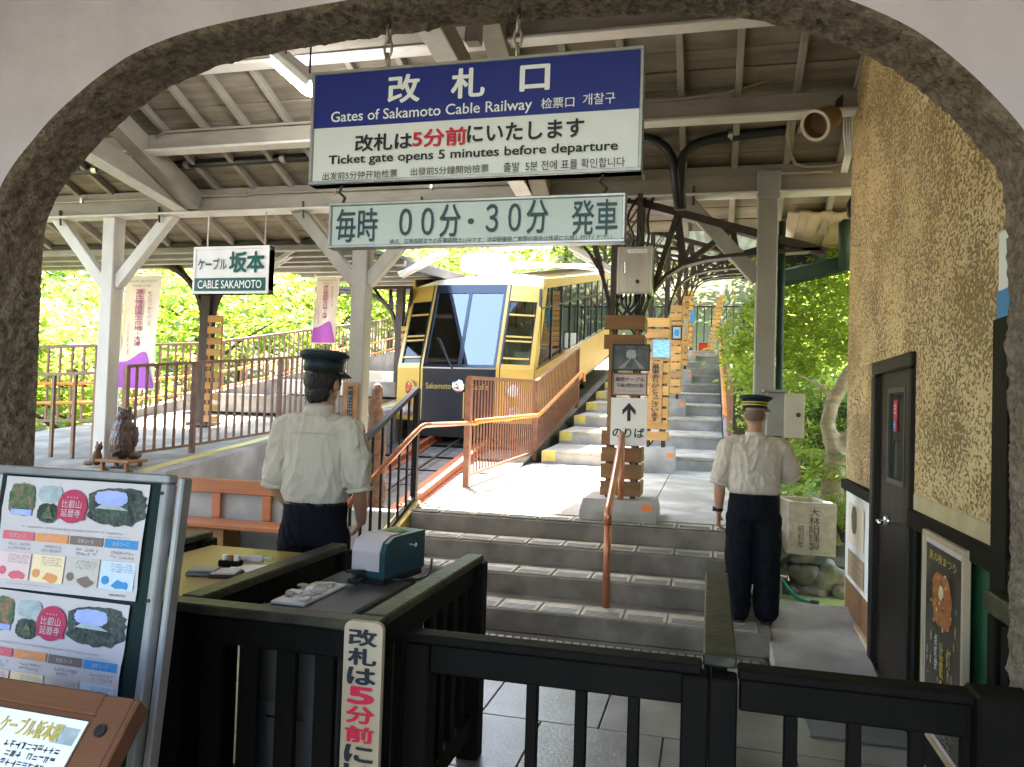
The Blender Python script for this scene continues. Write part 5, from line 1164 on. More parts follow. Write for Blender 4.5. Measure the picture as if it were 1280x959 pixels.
# wiper
obj('wiper', MB().tube([nz(-.1, ZS-.06, .05), nz(-.42, ZS+.5, .05)], .011, 6).tube([nz(-.12, ZS-.02, .05), nz(-.47, ZS+.52, .045)], .009, 6), 'black_metal', t)
# lettering, emblem
text('Sakamoto', nz(-.36, 1.97, .0)-V((0, .006, 0)), .46, .10, 'gold_ink', t); text('Cable', nz(.36, 1.97, .0)-V((0, .006, 0)), .34, .10, 'gold_ink', t)
for r, m, yo in ((.115, 'chrome', .02), (.085, 'paper_w', .03), (.05, 'chrome', .045)): obj('emblem', MB().lathe(nz(0, 1.97)-V((0, yo, 0)), [(r, .02), (r, 0), (r*.7, -.01), (.002, -.012)], 20, (XR_, Z, V((0, 1, 0)))), m, t, smooth=True)
obj('grab_rail', MB().tube([nz(.12, 1.87, .05), nz(.12, 1.42, .05)], .012, 6), 'gold', t)
for s in (-1, 1):
    c = nz(s*(CH2+.27), 1.92); nrm = V((s*.62, -.78, 0)).normalized(); ta = nrm.cross(Z)
    obj('headlight_rim', MB().lathe(c+nrm*.01, [(.15, -.02), (.15, .025), (.125, .035), (.12, .01)], 22, (ta, Z*1.0, nrm)), 'gold', t, smooth=True)
    obj('headlight', MB().lathe(c+nrm*.012, [(.12, 0), (.1, .025), (.05, .035), (.002, .036)], 20, (ta, Z, nrm)), 'lens_red' if s < 0 else 'paper_w', t, smooth=True)
    c = nz(s*(CH2+.24), 1.54); obj('buffer', MB().lathe(c, [(.085, 0), (.085, .16), (.10, .17), (.10, .2), (.06, .2), (.05, .17), (.002, .17)], 18, (ta, Z, nrm)), 'paper', t, smooth=True)
    obj('lamp_stem', MB().tube([nz(s*(CH2+.27), 1.78, .02), nz(s*(CH2+.25), 1.62, .02)], .018, 6), 'gold', t)
# body sides along the slope
LEN = 11.5
def side_poly(x, ya, yb, za, zb, th): return [cp(x, ya, za), cp(x, yb, za), cp(x, yb, zb), cp(x, ya, zb)]
for s in (-1, 1):
    x = s*CHW
    def sp_(name, ya, yb, za, zb, m, par=t, inset=0., th=.04): return obj(name, MB().prism(side_poly(x-s*inset, ya, yb, za, zb, th), (-s*th, 0, 0)), m, par)
    sp_('side_panel', .42, LEN, ZB, ZS-.06, 'gold'); sp_('side_band', .9, LEN, ZT-.20, ZT-.02, 'gold')
    # slanted first pillar joining nose and side
    b = MB().prism([nz(s*CHW, ZS-.06), cp(s*CHW, .62, ZS-.08), cp(s*CHW, 1.25, ZT-.2), nz(s*CHW, ZT-.0)], (-s*.05, 0, 0)); obj('corner_pillar', b, 'gold', t)
    k = 0; y = .75
    while y < LEN-.3:
        sp_('window_post', y, y+.07, ZS-.06, ZT-.2, 'car_black')
        pw = sp_('side_window', y+.07, min(y+1.0, LEN), ZS-.06, ZT-.2, 'tint', t, .02, .008)
        sp_('window_bar', y+.07, min(y+1.0, LEN), ZS+.95, ZS+.98, 'black_metal', pw, -.002, .012)
        y += 1.0; k += 1
    sp_('sill_trim', .5, LEN, ZS-.09, ZS-.05, 'chrome', t, -.008, .012)
# roof, floor, rear, interior
rf = MB(); n = 13
def roofpt(u, y, e=0): x = -CHW+2*CHW*u; return cp(x, y, ZT-.02+.16*math.sin(math.pi*u)+e)
ys_ = [.62+.0, LEN]
fr_ = []; 
for u in [i/n for i in range(n+1)]:
    x = -CHW+2*CHW*u; y0 = .62+(0 if abs(x) < CH2 else (abs(x)-CH2)/(CHW-CH2)*.30)
    p = cp(x, y0, ZT-.01+.14*math.sin(math.pi*u)); p.z = ZT-.01+.14*math.sin(math.pi*u); fr_.append((p, roofpt(u, LEN)))
rf.v = [q for a in fr_ for q in a]; rf.f = [(2*i, 2*i+2, 2*i+3, 2*i+1) for i in range(n)]
rf.add([a[0] for a in fr_]+[V((a[0].x, a[0].y, ZT-.04)) for a in fr_], [(i, i+1, n+2+i, n+1+i) for i in range(n)])
obj('roof', rf, 'car_roof', t)
obj('floor', MB().prism([cp(-CHW+.06, .5, ZB+.1), cp(CHW-.06, .5, ZB+.1), cp(CHW-.06, LEN, ZB+.1), cp(-CHW+.06, LEN, ZB+.1)], (0, 0, .05)), 'car_in', t)
obj('rear_wall', MB().prism([cp(-CHW, LEN, ZB), cp(CHW, LEN, ZB), cp(CHW, LEN, ZT), cp(-CHW, LEN, ZT)], (0, .05, 0)), 'gold', t)
obj('luggage_rack', MB().box(cp(0, 3.5, ZT-.25), (1.9, .3, .04)), 'alu', t)
for i in range(7):
    for x in (-.8, .75): obj('seat', MB().prism([cp(x-.38, 2.4+1.2*i, ZB+.15), cp(x+.38, 2.4+1.2*i, ZB+.15), cp(x+.38, 2.4+1.2*i, ZB+.95), cp(x-.38, 2.4+1.2*i, ZB+.95)], (0, .12, 0)), 'car_in', t)
obj('console', MB().box(cp(0, .5, ZS-.3), (1.3, .35, .5), ch=.02), 'cabinet', t)
for x in (-1.1, 1.1): obj('grab_pole', MB().tube([cp(x, 1.8, ZB+.15), cp(x, 1.8, ZT-.1)], .02, 8), 'alu', t)
obj('underframe', MB().prism([cp(-.95, .25, ZB-.32), cp(.95, .25, ZB-.32), cp(.95, LEN, ZB-.32), cp(-.95, LEN, ZB-.32)], (0, 0, .31)), 'black_metal', t)
for s in (-1, 1):
    for y in (1.3, 2.9, 8.3): c = cp(s*.53, y, trackz(CYF+y)+.14-SL*y+.36); obj('wheel', MB().lathe(c-V((s*.06, 0, 0)), [(.002, 0), (.30, 0), (.36, .02), (.36, .05), (.32, .06), (.32, .12), (.002, .12)], 20, (V((0, 1, 0)), Z, V((s, 0, 0)))), 'steel_dark', t)
# roof equipment
b = MB().lathe(cp(-.12, 1.75, ZT+.12), [(.42, 0), (.47, .03), (.47, .24), (.42, .29), (.002, .3)], 24, sx=1, sy=.8); obj('roof_unit', b, 'sign_white', t, smooth=False)
obj('roof_walk', MB().prism([cp(-.35, 3, ZT+.17), cp(1.0, 3, ZT+.17), cp(1.0, 10.5, ZT+.17), cp(-.35, 10.5, ZT+.17)], (0, 0, .09)), 'car_roof', t)
pg = MB(); yb = 3.4
for s in (-.45, .45):
    a, m1, b2, m2 = cp(.3+s, yb, ZT+.28), cp(.3+s, yb-.38, ZT+.62), cp(.3+s, yb, ZT+.98), cp(.3+s, yb+.38, ZT+.62)
    pg.tube([a, m1, b2, m2, a], .018, 6)
for q in ((yb-.38, ZT+.62), (yb, ZT+.98), (yb+.38, ZT+.62), (yb, ZT+.28)): pg.tube([cp(-.2, *q), cp(.8, *q)], .018, 6)
pg.tube([cp(-.15, yb-.38, ZT+.62), cp(.3, yb, ZT+.98), cp(.75, yb-.38, ZT+.62), cp(.3, yb, ZT+.28), cp(-.15, yb-.38, ZT+.62)], .014, 6)
obj('pantograph', pg, 'paper_w', t)

#=PEOPLE=
def limb(mb, pts, rs, n=12):
    """tapered tube through joints with rounded ends"""
    pts = [V(p) for p in pts]; out = []; ro = []
    for i, (a, b_) in enumerate(zip(pts, pts[1:])):
        for k in range(4): u = k/4; out.append(a.lerp(b_, u)); ro.append(rs[i]*(1-u)+rs[i+1]*u)
    out.append(pts[-1]); ro.append(rs[-1]); mb.tube(out, ro, n)
    mb.ell(pts[0], (rs[0],)*3, 10, 7); mb.ell(pts[-1], (rs[-1],)*3, 10, 7)
def hand(mb, w_, d, palm_n, side):
    """palm, four fingers of different lengths and a thumb; w_ wrist, d hand direction, palm_n palm normal, side = toward thumb"""
    d, palm_n, side = V(d).normalized(), V(palm_n).normalized(), V(side).normalized()
    pc = V(w_)+d*.045; b = MB()
    for i in range(5): mb.ell(V(w_)+d*(.012+.018*i), (.034+.002*i if i else .028, .017, .02), 10, 6, Matrix((side, palm_n, d)).transposed())
    for i, (off, L, r) in enumerate(((.028, .070, .0082), (.010, .079, .0086), (-.009, .073, .0083), (-.027, .056, .0072))):
        k0 = V(w_)+d*.085+side*off; k1 = k0+(d*.9+palm_n*.42).normalized()*L*.45; k2 = k1+(d*.55+palm_n*.85).normalized()*L*.32; k3 = k2+(d*.15+palm_n*1.).normalized()*L*.26
        mb.tube([k0-d*.02, k0, k1, k2, k3], [r*1.1, r*1.1, r, r*.95, r*.75], 8); mb.ell(k3, (r*.75,)*3, 8, 6)
    t0 = V(w_)+d*.025+side*.026; t1 = t0+(side*.75+d*.65+palm_n*.2).normalized()*.034; t2 = t1+(d*.9+side*.25+palm_n*.4).normalized()*.03
    mb.tube([t0-side*.012, t0, t1, t2], [.013, .0125, .0105, .0085], 8); mb.ell(t2, (.0085,)*3, 8, 6)
def wrinkle(seed, amp, zb):
    def f(p):
        q = p+V((seed, seed, seed)); wz = V((noise.noise(q*3), noise.noise(q*3+V((9, 0, 0))), noise.noise(q*3+V((0, 9, 0)))))*.08; q = q+wz
        out = 0
        for k, (sx, sz, am) in enumerate(((13, 3.0, 1), (8, 9, .5), (26, 7, .5), (44, 16, .22))):
            s_ = 1 if noise.noise(q*1.7+V((k*5, 0, 0))) > 0 else -1
            r = 1-abs(noise.noise(V((q.x*sx+s_*q.z*3.5, q.y*sx*.7, q.z*sz+k*7))))*2.6
            out += am*max(0, r)**1.6
        return amp*(out-.55)*min(1, max(.12, (p.z-zb)/.07))
    return f
def person(base, h, label, arms, name='person', stout=1., head_turn=0., cropped=False, legs=None, cap_h=.0, watch=False, gold=False, capm='cap', sh_scale=1., neck=0., wr=.010):
    """base: ground point, h: height without cap; figure faces +Y. heights as fractions of h"""
    bx, by, bz = base; k = h/1.75
    t = thing(name, label, 'person', base)
    def p(x, y, z): return V((bx+x*k, by+y*k, bz+z*k))
    hc = p(0, .035, 1.625-neck); R = Matrix.Rotation(head_turn, 3, 'Z')
    # ---- continuous body: head, neck, arms, hands, trunk, legs
    b = MB()
    b.ell(hc+V((0, 0, .010*k)), (.078*k, .098*k, .110*k), 20, 14, R); b.ell(hc+R @ V((0, .028*k, -.055*k)), (.058*k, .068*k, .07*k), 16, 10, R)
    b.ell(hc+R @ V((0, .10*k, -.02*k)), (.014*k, .022*k, .026*k), 10, 8, R); b.ell(hc+R @ V((0, .093*k, -.062*k)), (.024*k, .012*k, .010*k), 10, 6, R)     # nose, mouth
    for s in (-1, 1):
        b.ell(hc+R @ V((s*.080*k, -.004*k, -.012*k)), (.010*k, .020*k, .032*k), 10, 8, R)                  # ears
        b.ell(hc+R @ V((s*.033*k, .088*k, .02*k)), (.016*k, .012*k, .010*k), 8, 6, R)                      # brows
    limb(b, [p(0, .0, 1.40), p(0, .012, 1.50), hc+V((0, -.012*k, -.06*k))], [.062*k, .056*k, .056*k])
    loft(b, [(bx, by, bz+z*k, rx*k, ry*k) for z, rx, ry in ((.86, .15, .11), (1.0, .145, .10), (1.2, .15, .105), (1.36, .15, .09), (1.43, .09, .07))])
    for s, (sh, el, wst, hd_, pn, sd_) in zip((-1, 1), arms):
        sh, el, wst = p(*sh), p(*el), p(*wst)
        limb(b, [sh, el, el.lerp(wst, .35), wst], [.048*k*stout, .04*k*stout, .041*k*stout, .027*k]); hand(b, wst, hd_, pn, sd_)
    lg = legs or (((-.09, 0, .86), (-.10, .01, .47), (-.105, -.01, .07)), ((.09, 0, .86), (.10, .01, .47), (.105, -.01, .07)))
    for L in lg: limb(b, [p(*q) for q in L], [.075*k, .05*k, .035*k])
    mobj('body', remesh(b, .0065, 2), 'skin', t)
    # ---- shirt
    b = MB(); st_ = stout
    loft(b, [(bx, by, bz+z*k, rx*k*st_, ry*k*st_) for z, rx, ry in ((1.0, .160, .115), (1.015, .178, .135), (1.06, .186, .142), (1.14, .182, .138), (1.24, .186, .134), (1.32, .196, .124), (1.385, .180, .105), (1.425, .125, .082), (1.45, .082, .07))], 24, 2.4)
    for s, (sh, el, *_) in zip((-1, 1), arms):
        sh, el = p(*sh), p(*el); e2 = sh.lerp(el, .80)
        limb(b, [p(s*.10, 0, 1.385), sh, e2], [.07*k*st_, .078*k*st_, .083*k*st_])
    mobj('shirt', remesh(b, .0075, 5, wrinkle(h*7, wr, bz+1.0*k)), 'shirt', t)
    for s, (sh, el, *_) in zip((-1, 1), arms):
        sh, el = p(*sh), p(*el); d = (el-sh).normalized(); e2 = sh.lerp(el, .80)+d*.060*k
        obj('sleeve_hem', MB().tube([e2-d*.012, e2+d*.010], .074*k*st_, 18), 'shirt', t, smooth=True)
    cr_ = []
    for z, rx, ry, yo in ((1.435, .088, .078, .0), (1.475, .074, .070, .006), (1.492, .070, .068, .008)): cr_.append((bx, by+yo*k, bz+z*k, rx*k, ry*k))
    obj('collar', loft(MB(), cr_+[(bx, by+.008*k, bz+1.47*k, .062*k, .06*k)], 20, 2), 'shirt', t, smooth=True)
    obj('yoke_seam', MB().tube([p(-.16*st_, -.108*st_, 1.345), p(-.08*st_, -.132*st_, 1.352), p(0, -.138*st_, 1.354), p(.08*st_, -.132*st_, 1.352), p(.16*st_, -.108*st_, 1.345)], .003, 6), 'shirt', t)
    # ---- trousers, belt, shoes
    b = MB(); ws = 1+(st_-1)*.8
    loft(b, [(bx, by, bz+z*k, rx*k*ws, ry*k*ws) for z, rx, ry in ((.80, .168, .125), (.88, .178, .135), (.95, .172, .130), (1.02, .164, .120))], 24, 2.4)
    for L in lg:
        q = [p(*x) for x in L]; limb(b, [q[0]+V((0, 0, -.02)), q[1], q[2]+V((0, 0, .0))], [.106*k*ws, .096*k*ws, .086*k*ws], 14)
    mobj('trousers', remesh(b, .010, 3, wrinkle(h*3, .009, -9)), 'trousers', t)
    obj('belt', loft(MB(), [(bx, by, bz+z*k, .170*k*ws, .127*k*ws) for z in (1.0, 1.035)], 24, 2.4), 'shoe', t, smooth=False)
    for L in lg:
        q = p(*L[2]); b = MB(); b.ell(V((q.x, q.y+.0, bz+.045)), (.042, .06, .045), 14, 8); b.ell(V((q.x, q.y+.10, bz+.032)), (.045, .09, .034), 14, 8); b.box(V((q.x, q.y+.055, bz+.012)), (.086, .27, .024), ch=.008)
        mobj('shoe', remesh(b, .008, 2), 'shoe', t)
    # ---- hair and cap
    hb = MB()
    if cropped: hb.ell(hc+R @ V((0, -.014*k, .0*k)), (.0805*k, .092*k, .075*k), 18, 12, R)
    else:
        hb.ell(hc+R @ V((0, -.016*k, .010*k)), (.086*k, .098*k, .095*k), 18, 12, R); hb.ell(hc+R @ V((0, -.045*k, -.05*k)), (.070*k, .058*k, .075*k), 16, 10, R)
        for s in (-1, 1): hb.ell(hc+R @ V((s*.076*k, .015*k, .0)), (.012*k, .03*k, .045*k), 10, 8, R)
    mobj('hair', remesh(hb, .007, 2, (lambda q: .004*noise.noise(q*70)) if not cropped else None), 'hair_grey' if cropped else 'hair', t)
    cz = hc+V((0, 0, .062*k)); fx = (R @ V((1, 0, 0)), R @ V((0, 1, 0)), Z)
    tilt = Matrix.Rotation(math.radians(-4), 3, R @ V((1, 0, 0))); fx = tuple(tilt @ a for a in fx)
    # flared crown wider than its band, peak at the front
    obj('cap_band', MB().lathe(cz-V((0, .004, 0)), [(.094*k, -.012*k), (.094*k, .042*k)], 28, fx, 1, 1.12), capm, t, smooth=True)
    obj('cap_crown', MB().lathe(cz-V((0, .004, 0)), [(.095*k, .040*k), (.118*k, .058*k), (.132*k*sh_scale, .070*k), (.129*k*sh_scale, .078*k), (.10*k, .090*k), (.05*k, .096*k), (.002, .097*k)], 30, fx, 1, 1.08), capm, t, smooth=True)
    pk = MB(); up_p = []; 
    for i in range(13):
        a = math.pi*(.12+.76*i/12); up_p.append((math.cos(a), math.sin(a)))
    for (r0, z0_) in ((.094, .0), (.150, -.028)):
        for c_, s_ in up_p: pk.v.append(cz+fx[0]*(c_*r0*k*(1 if r0 < .1 else .86))+fx[1]*(s_*r0*k*1.12)+fx[2]*(z0_*k))
    pk.f = [(i, i+1, 14+i, 13+i) for i in range(12)]; obj('cap_peak', pk, 'shoe', t)
    if gold:
        for z in (.008, .028): obj('cap_stripe', MB().lathe(cz-V((0, .004, 0)), [(.0955*k, z*k), (.0955*k, (z+.009)*k)], 28, fx, 1, 1.12), 'gold_ink', t)
    if watch:
        sh, el, wst = [p(*q) for q in arms[0][:3]]; d = (wst-el).normalized(); c = wst-d*.02
        wt = obj('wrist_watch', MB().tube([c-d*.012, c+d*.012], .034*k, 14), 'shoe', t); obj('watch_case', MB().tube([c+V((-.03, 0, 0)), c+V((-.044, 0, 0))], .019, 14), 'steel_dark', wt)
    return t
pr = aZ(944, 778, .163)
arms_r = (((-.19, 0, 1.36), (-.258, -.01, 1.07), (-.262, .03, .84), (0, .1, -1), (.9, .3, 0), (.2, 1, 0)),
          ((.20, .02, 1.36), (.285, .12, 1.14), (.12, .30, 1.36), (-.55, .35, .6), (-.3, -.6, .2), (-.6, .2, -.3)))
person((pr.x-.03, pr.y+.02, .161), 1.60, 'uniformed man with gold striped cap and wrist watch standing on the lowest step', arms_r, stout=1.10, head_turn=math.radians(-14), cropped=True, watch=True, gold=True, legs=(((-.095, 0, .84), (-.105, .0, .46), (-.10, -.02, .09)), ((.095, 0, .84), (.11, .02, .46), (.115, .02, .09))))
arms_l = (((-.18, 0, 1.365), (-.235, .0, 1.08), (-.17, .17, .90), (.55, .45, -.55), (.5, -.3, 0), (0, .5, .6)),
          ((.18, 0, 1.365), (.235, .0, 1.08), (.17, .17, .90), (-.55, .45, -.55), (-.5, -.3, 0), (0, .5, .6)))
pl_ = aY(394, 640, 3.72)
LMAN = (pl_.x, 3.72, .06)
person(LMAN, 1.845, 'tall uniformed man in a plain dark cap standing behind the ticket booth', arms_l, stout=.88, head_turn=math.radians(-8), sh_scale=.92, neck=.022, wr=.0115)

#=STATUES=
def bear(c, s, label, m, dark=True, name='bear_statue', cat='statue'):
    t = thing(name, label, cat, c); c = V(c); b = MB()
    for (o, r) in (((0, 0, .20), (.15, .13, .20)), ((0, .01, .36), (.12, .11, .13)), ((0, .02, .50), (.095, .10, .088)), ((0, .11, .485), (.045, .06, .04)), ((-.07, .01, .58), (.03, .02, .035)), ((.07, .01, .58), (.03, .02, .035)), ((-.14, .03, .27), (.04, .05, .13)), ((.14, .03, .27), (.04, .05, .13)), ((-.09, .10, .04), (.06, .10, .045)), ((.09, .10, .04), (.06, .10, .045)), ((0, -.13, .06), (.03, .03, .03))):
        b.ell(c+V(o)*s, tuple(x*s for x in r), 14, 9)
    mobj('body', remesh(b, .009, 2, lambda q: .007*noise.noise(V((q.x*55, q.y*55, q.z*18)))+.005*noise.noise(q*30)), m, t); return t
bz = lpz(7.2); bp_ = aY(152, 574, 7.12)
t = thing('statue_stand', 'small rough wooden stand under the carved bear', 'stand', (bp_.x, 7.12, bp_.z-.1))
obj('top', MB().box((bp_.x, 7.12, bp_.z-.015), (.42, .3, .03), ch=.005), 'slat_dark', t)
for sx in (-.15, .15):
    for sy in (-.1, .1): bm('leg', (bp_.x+sx, 7.12+sy, bz-.12), (bp_.x+sx, 7.12+sy, bp_.z-.03), .04, .04, 'slat_dark', t)
bear((bp_.x, 7.12, bp_.z), .92, 'dark carved wooden bear seen from behind sitting by the white post', 'carved')
cp_ = aY(121, 578, 7.05)
t = thing('cat_statue', 'small pale carved cat left of the bear at the foot of the post', 'statue', cp_); b = MB(); c = V(cp_)-V((0, 0, .04))
for (o, r) in (((0, 0, .09), (.05, .06, .09)), ((0, .02, .2), (.042, .042, .04)), ((-.025, .02, .245), (.012, .01, .025)), ((.025, .02, .245), (.012, .01, .025)), ((-.09, -.02, .03), (.07, .03, .03))): b.ell(c+V(o), r, 12, 8)
mobj('body', remesh(b, .007, 1), 'carved_light', t)
cs = aY(470, 540, 8.6)
t = thing('carved_figure', 'tall brown carved wooden figure half hidden behind the middle post', 'statue', (cs.x, 8.6, .2)); b = MB()
for z, r in ((.35, .14), (.6, .16), (.9, .15), (1.12, .13), (1.3, .11), (1.45, .09)): b.ell((cs.x, 8.6, z), (r, r*.9, .22), 14, 9)
hz_ = aY(470, 492, 8.6).z; b.ell((cs.x, 8.6, hz_), (.07, .07, .13), 14, 9); b.ell((cs.x-.03, 8.6, hz_-.16), (.085, .09, .14), 14, 9)
mobj('body', remesh(b, .012, 2, lambda q: .006*noise.noise(q*26)), 'carved_light', t)
obj('base', MB().box((cs.x, 8.6, .12), (.4, .36, .3), ch=.02), 'carved', t)
t = thing('thermometer', 'brown wooden thermometer board fixed low on the middle white post', 'thermometer', (PX[1], 7.29, 1.4))
x0, x1 = aY(430, 500, 7.28).x, aY(447, 500, 7.28).x; z1, z0 = aY(440, 478, 7.28).z, aY(440, 530, 7.28).z
obj('board', MB().box(((x0+x1)/2, 7.28, (z0+z1)/2), (x1-x0, .03, z1-z0), ch=.006), 'slat_dark', t); obj('scale', MB().box(((x0+x1)/2, 7.262, (z0+z1)/2), (.05, .008, (z1-z0)*.8)), 'black_metal', t)
lines(((x0+x1)/2, 7.257, (z0+z1)/2), .04, (z1-z0)*.7, 9, 'ink_grey', t, XR_, ZU, .002)

#=BENCH=
ba, bb_ = aY(196, 650, 6.72), aY(344, 655, 6.72); sz = .43
t = thing('wall_bench', 'orange varnished wooden bench with a board back against the grey pit wall', 'bench', ((ba.x+bb_.x)/2, 6.8, 0))
bx0_, bx1_ = ba.x-.5, bb_.x+.25; zt_ = aY(280, 602, 6.9).z; sz = aZ(280, 651, .43).z
obj('seat', MB().box(((bx0_+bx1_)/2, 6.72, .42), (bx1_-bx0_, .34, .05), ch=.01), 'orange_wood', t)
obj('back_rail', MB().box(((bx0_+bx1_)/2, 6.93, zt_-.05), (bx1_-bx0_, .035, .14), ch=.006), 'orange_wood', t)
for px in (205, 271, 334): x = aY(px, 620, 6.93).x; bm('back_stile', (x, 6.935, .44), (x, 6.935, zt_-.12), .10, .035, 'orange_wood', t, up=V((0, 1, 0)))
obj('back_panel', MB().box(((bx0_+bx1_)/2, 6.97, zt_*.5-.02), (bx1_-bx0_, .03, zt_-.04)), 'grey_paint', t)
for x in (bx0_+.3, (bx0_+bx1_)/2+.1, bx1_-.1): obj('leg', MB().box((x, 6.74, .20), (.42 if x == (bx0_+bx1_)/2+.1 else .08, .28, .39), ch=.006), 'slat_dark', t)

#=RAMP, WALL, PLANTER=
y0, y1 = 5.22, 6.55
rp = MB(); pts = [(.47, y0, .085), (WX-.0, y0+.03, .085)]
rp.rings([[V((.43, y0, -.04)), V((1.03, y0, -.04)), V((1.08, y1, -.04)), V((.42, y1, -.04))], [V((.43, y0, .07)), V((1.03, y0, .07)), V((1.08, y1, .17)), V((.42, y1, .17))], [V((.432, y0+.03, .095)), V((1.02, y0+.03, .095)), V((1.06, y1-.03, .19)), V((.425, y1-.03, .19))]])
obj('ramp_slab', rp, 'concrete', kind='structure')
obj('door_mat', MB().box((.78, 4.7, .016), (.5, .8, .012), ch=.004), 'cabinet', label='dark mat on the tiles before the office door', cat='mat')
yard = MB().quad((.42, 6.5, .10), (3.2, 6.5, .10), (3.2, 7.3, .12), (.42, 7.3, .12)); obj('yard_ground', yard, 'moss', kind='structure')
t = thing('stone_wall', 'low mossy rubble stone wall under the stone planter', 'stone wall', (1.1, 7.25, .1))
rr = random.Random(5); xs_ = .42
def stone(c, r, par):
    rot = Matrix.Rotation(rr.uniform(-.5, .5), 3, 'Y') @ Matrix.Rotation(rr.uniform(0, 6), 3, 'Z'); b = MB().ell(c, r, 16, 11, None); sd_ = rr.uniform(0, 99)
    for v_ in b.v: q = v_+V((sd_, 0, 0)); v_ += (v_-V(c)).normalized()*(.07*noise.noise(q*7)+.03*noise.noise(q*17)+.012*noise.noise(q*40))
    return obj('stone', b, 'stone', par, smooth=True)
for row_, (z, yo) in enumerate(((.12, 0), (.27, .05), (.42, .1))):
    x = .5+rr.uniform(0, .1)
    while x < 2.2:
        r = rr.uniform(.085, .14); 
        if not (row_ == 2 and .75 < x < 1.45): stone((x+r, 7.22+yo+rr.uniform(-.02, .02), z), (r*1.15, .12, rr.uniform(.075, .1)), t)
        x += r*2.05
obj('core', MB().prism([(.5, 7.28, -.1), (2.3, 7.28, -.1), (2.3, 7.28, .36), (.5, 7.28, .36)], (0, .5, 0)), 'soil', t)
# stone planter
PYf = 7.12
q0, q1 = aY(985, 697, PYf), aY(1045, 692, PYf); zt0 = aY(985, 627, PYf).z; zb_ = (q0.z+q1.z)/2
px0, px1 = q0.x, q1.x; dw = .055; pd = .48
t = thing('stone_planter', 'square stone planter with carved characters standing on the mossy wall', 'planter', ((px0+px1)/2, PYf+pd/2, zb_))
hz_ = zt0-zb_
def pbox(xa, xb, ya, yb_, za, zb2): return MB().box(((xa+xb)/2, (ya+yb_)/2, (za+zb2)/2), (xb-xa, yb_-ya, zb2-za), ch=.012)
sk = -.10    # planter is turned a little
pl = [(0, 0), (1, 0), (1, 1), (0, 1)]
def pq(u, v_): return V((px0+(px1-px0)*u+(-.11+.0)*v_, PYf+pd*v_+.04*u*0, 0))
def wall_piece(u0, u1, v0, v1, za, zb2): return MB().prism([pq(u0, v0)+Z*za, pq(u1, v0)+Z*za, pq(u1, v1)+Z*za, pq(u0, v1)+Z*za], (0, 0, zb2-za))
fu, fv = dw/(px1-px0), dw/pd
obj('front', wall_piece(0, 1, 0, fv, zb_, zt0), 'granite', t); obj('rear', wall_piece(0, 1, 1-fv, 1, zb_, zt0), 'granite', t)
obj('side', wall_piece(0, fu, fv, 1-fv, zb_, zt0), 'granite', t); obj('side', wall_piece(1-fu, 1, fv, 1-fv, zb_, zt0), 'granite', t); obj('soil_fill', wall_piece(fu, 1-fu, fv, 1-fv, zb_, zt0-.12), 'soil', t)
text('大林組謹製', V(((px0*.46+px1*.54), PYf-.001, zb_+hz_*.5)), .09, hz_*.8, 'engrave', t, vertical=True); text('昭和年', V((px0+.10, PYf-.001, zb_+hz_*.34)), .05, hz_*.42, 'engrave', t, vertical=True)
t = thing('garden_hose', 'green garden hose trailing down the stone wall behind the right man', 'hose', (.6, 7.0, .1))
obj('tube', MB().tube(fillet([(.46, 7.16, .55), (.56, 7.08, .34), (.66, 7.03, .2), (.74, 6.95, .125), (.84, 6.9, .118)], .15), .014, 8), 'hose', t, smooth=True); obj('nozzle', MB().tube([(.84, 6.9, .118), (.9, 6.88, .118)], .02, 8), 'steel_dark', t)
t = thing('water_tap', 'small metal tap beside the garden hose', 'tap', (.5, 7.0, .3))
tp = aY(976, 720, 6.95); obj('pipe', MB().tube([(tp.x, 6.95, .10), (tp.x, 6.95, tp.z)], .012, 8), 'steel', t); obj('spout', MB().tube([(tp.x, 6.95, tp.z), (tp.x+.05, 6.93, tp.z), (tp.x+.055, 6.93, tp.z-.03)], .014, 8), 'chrome', t)

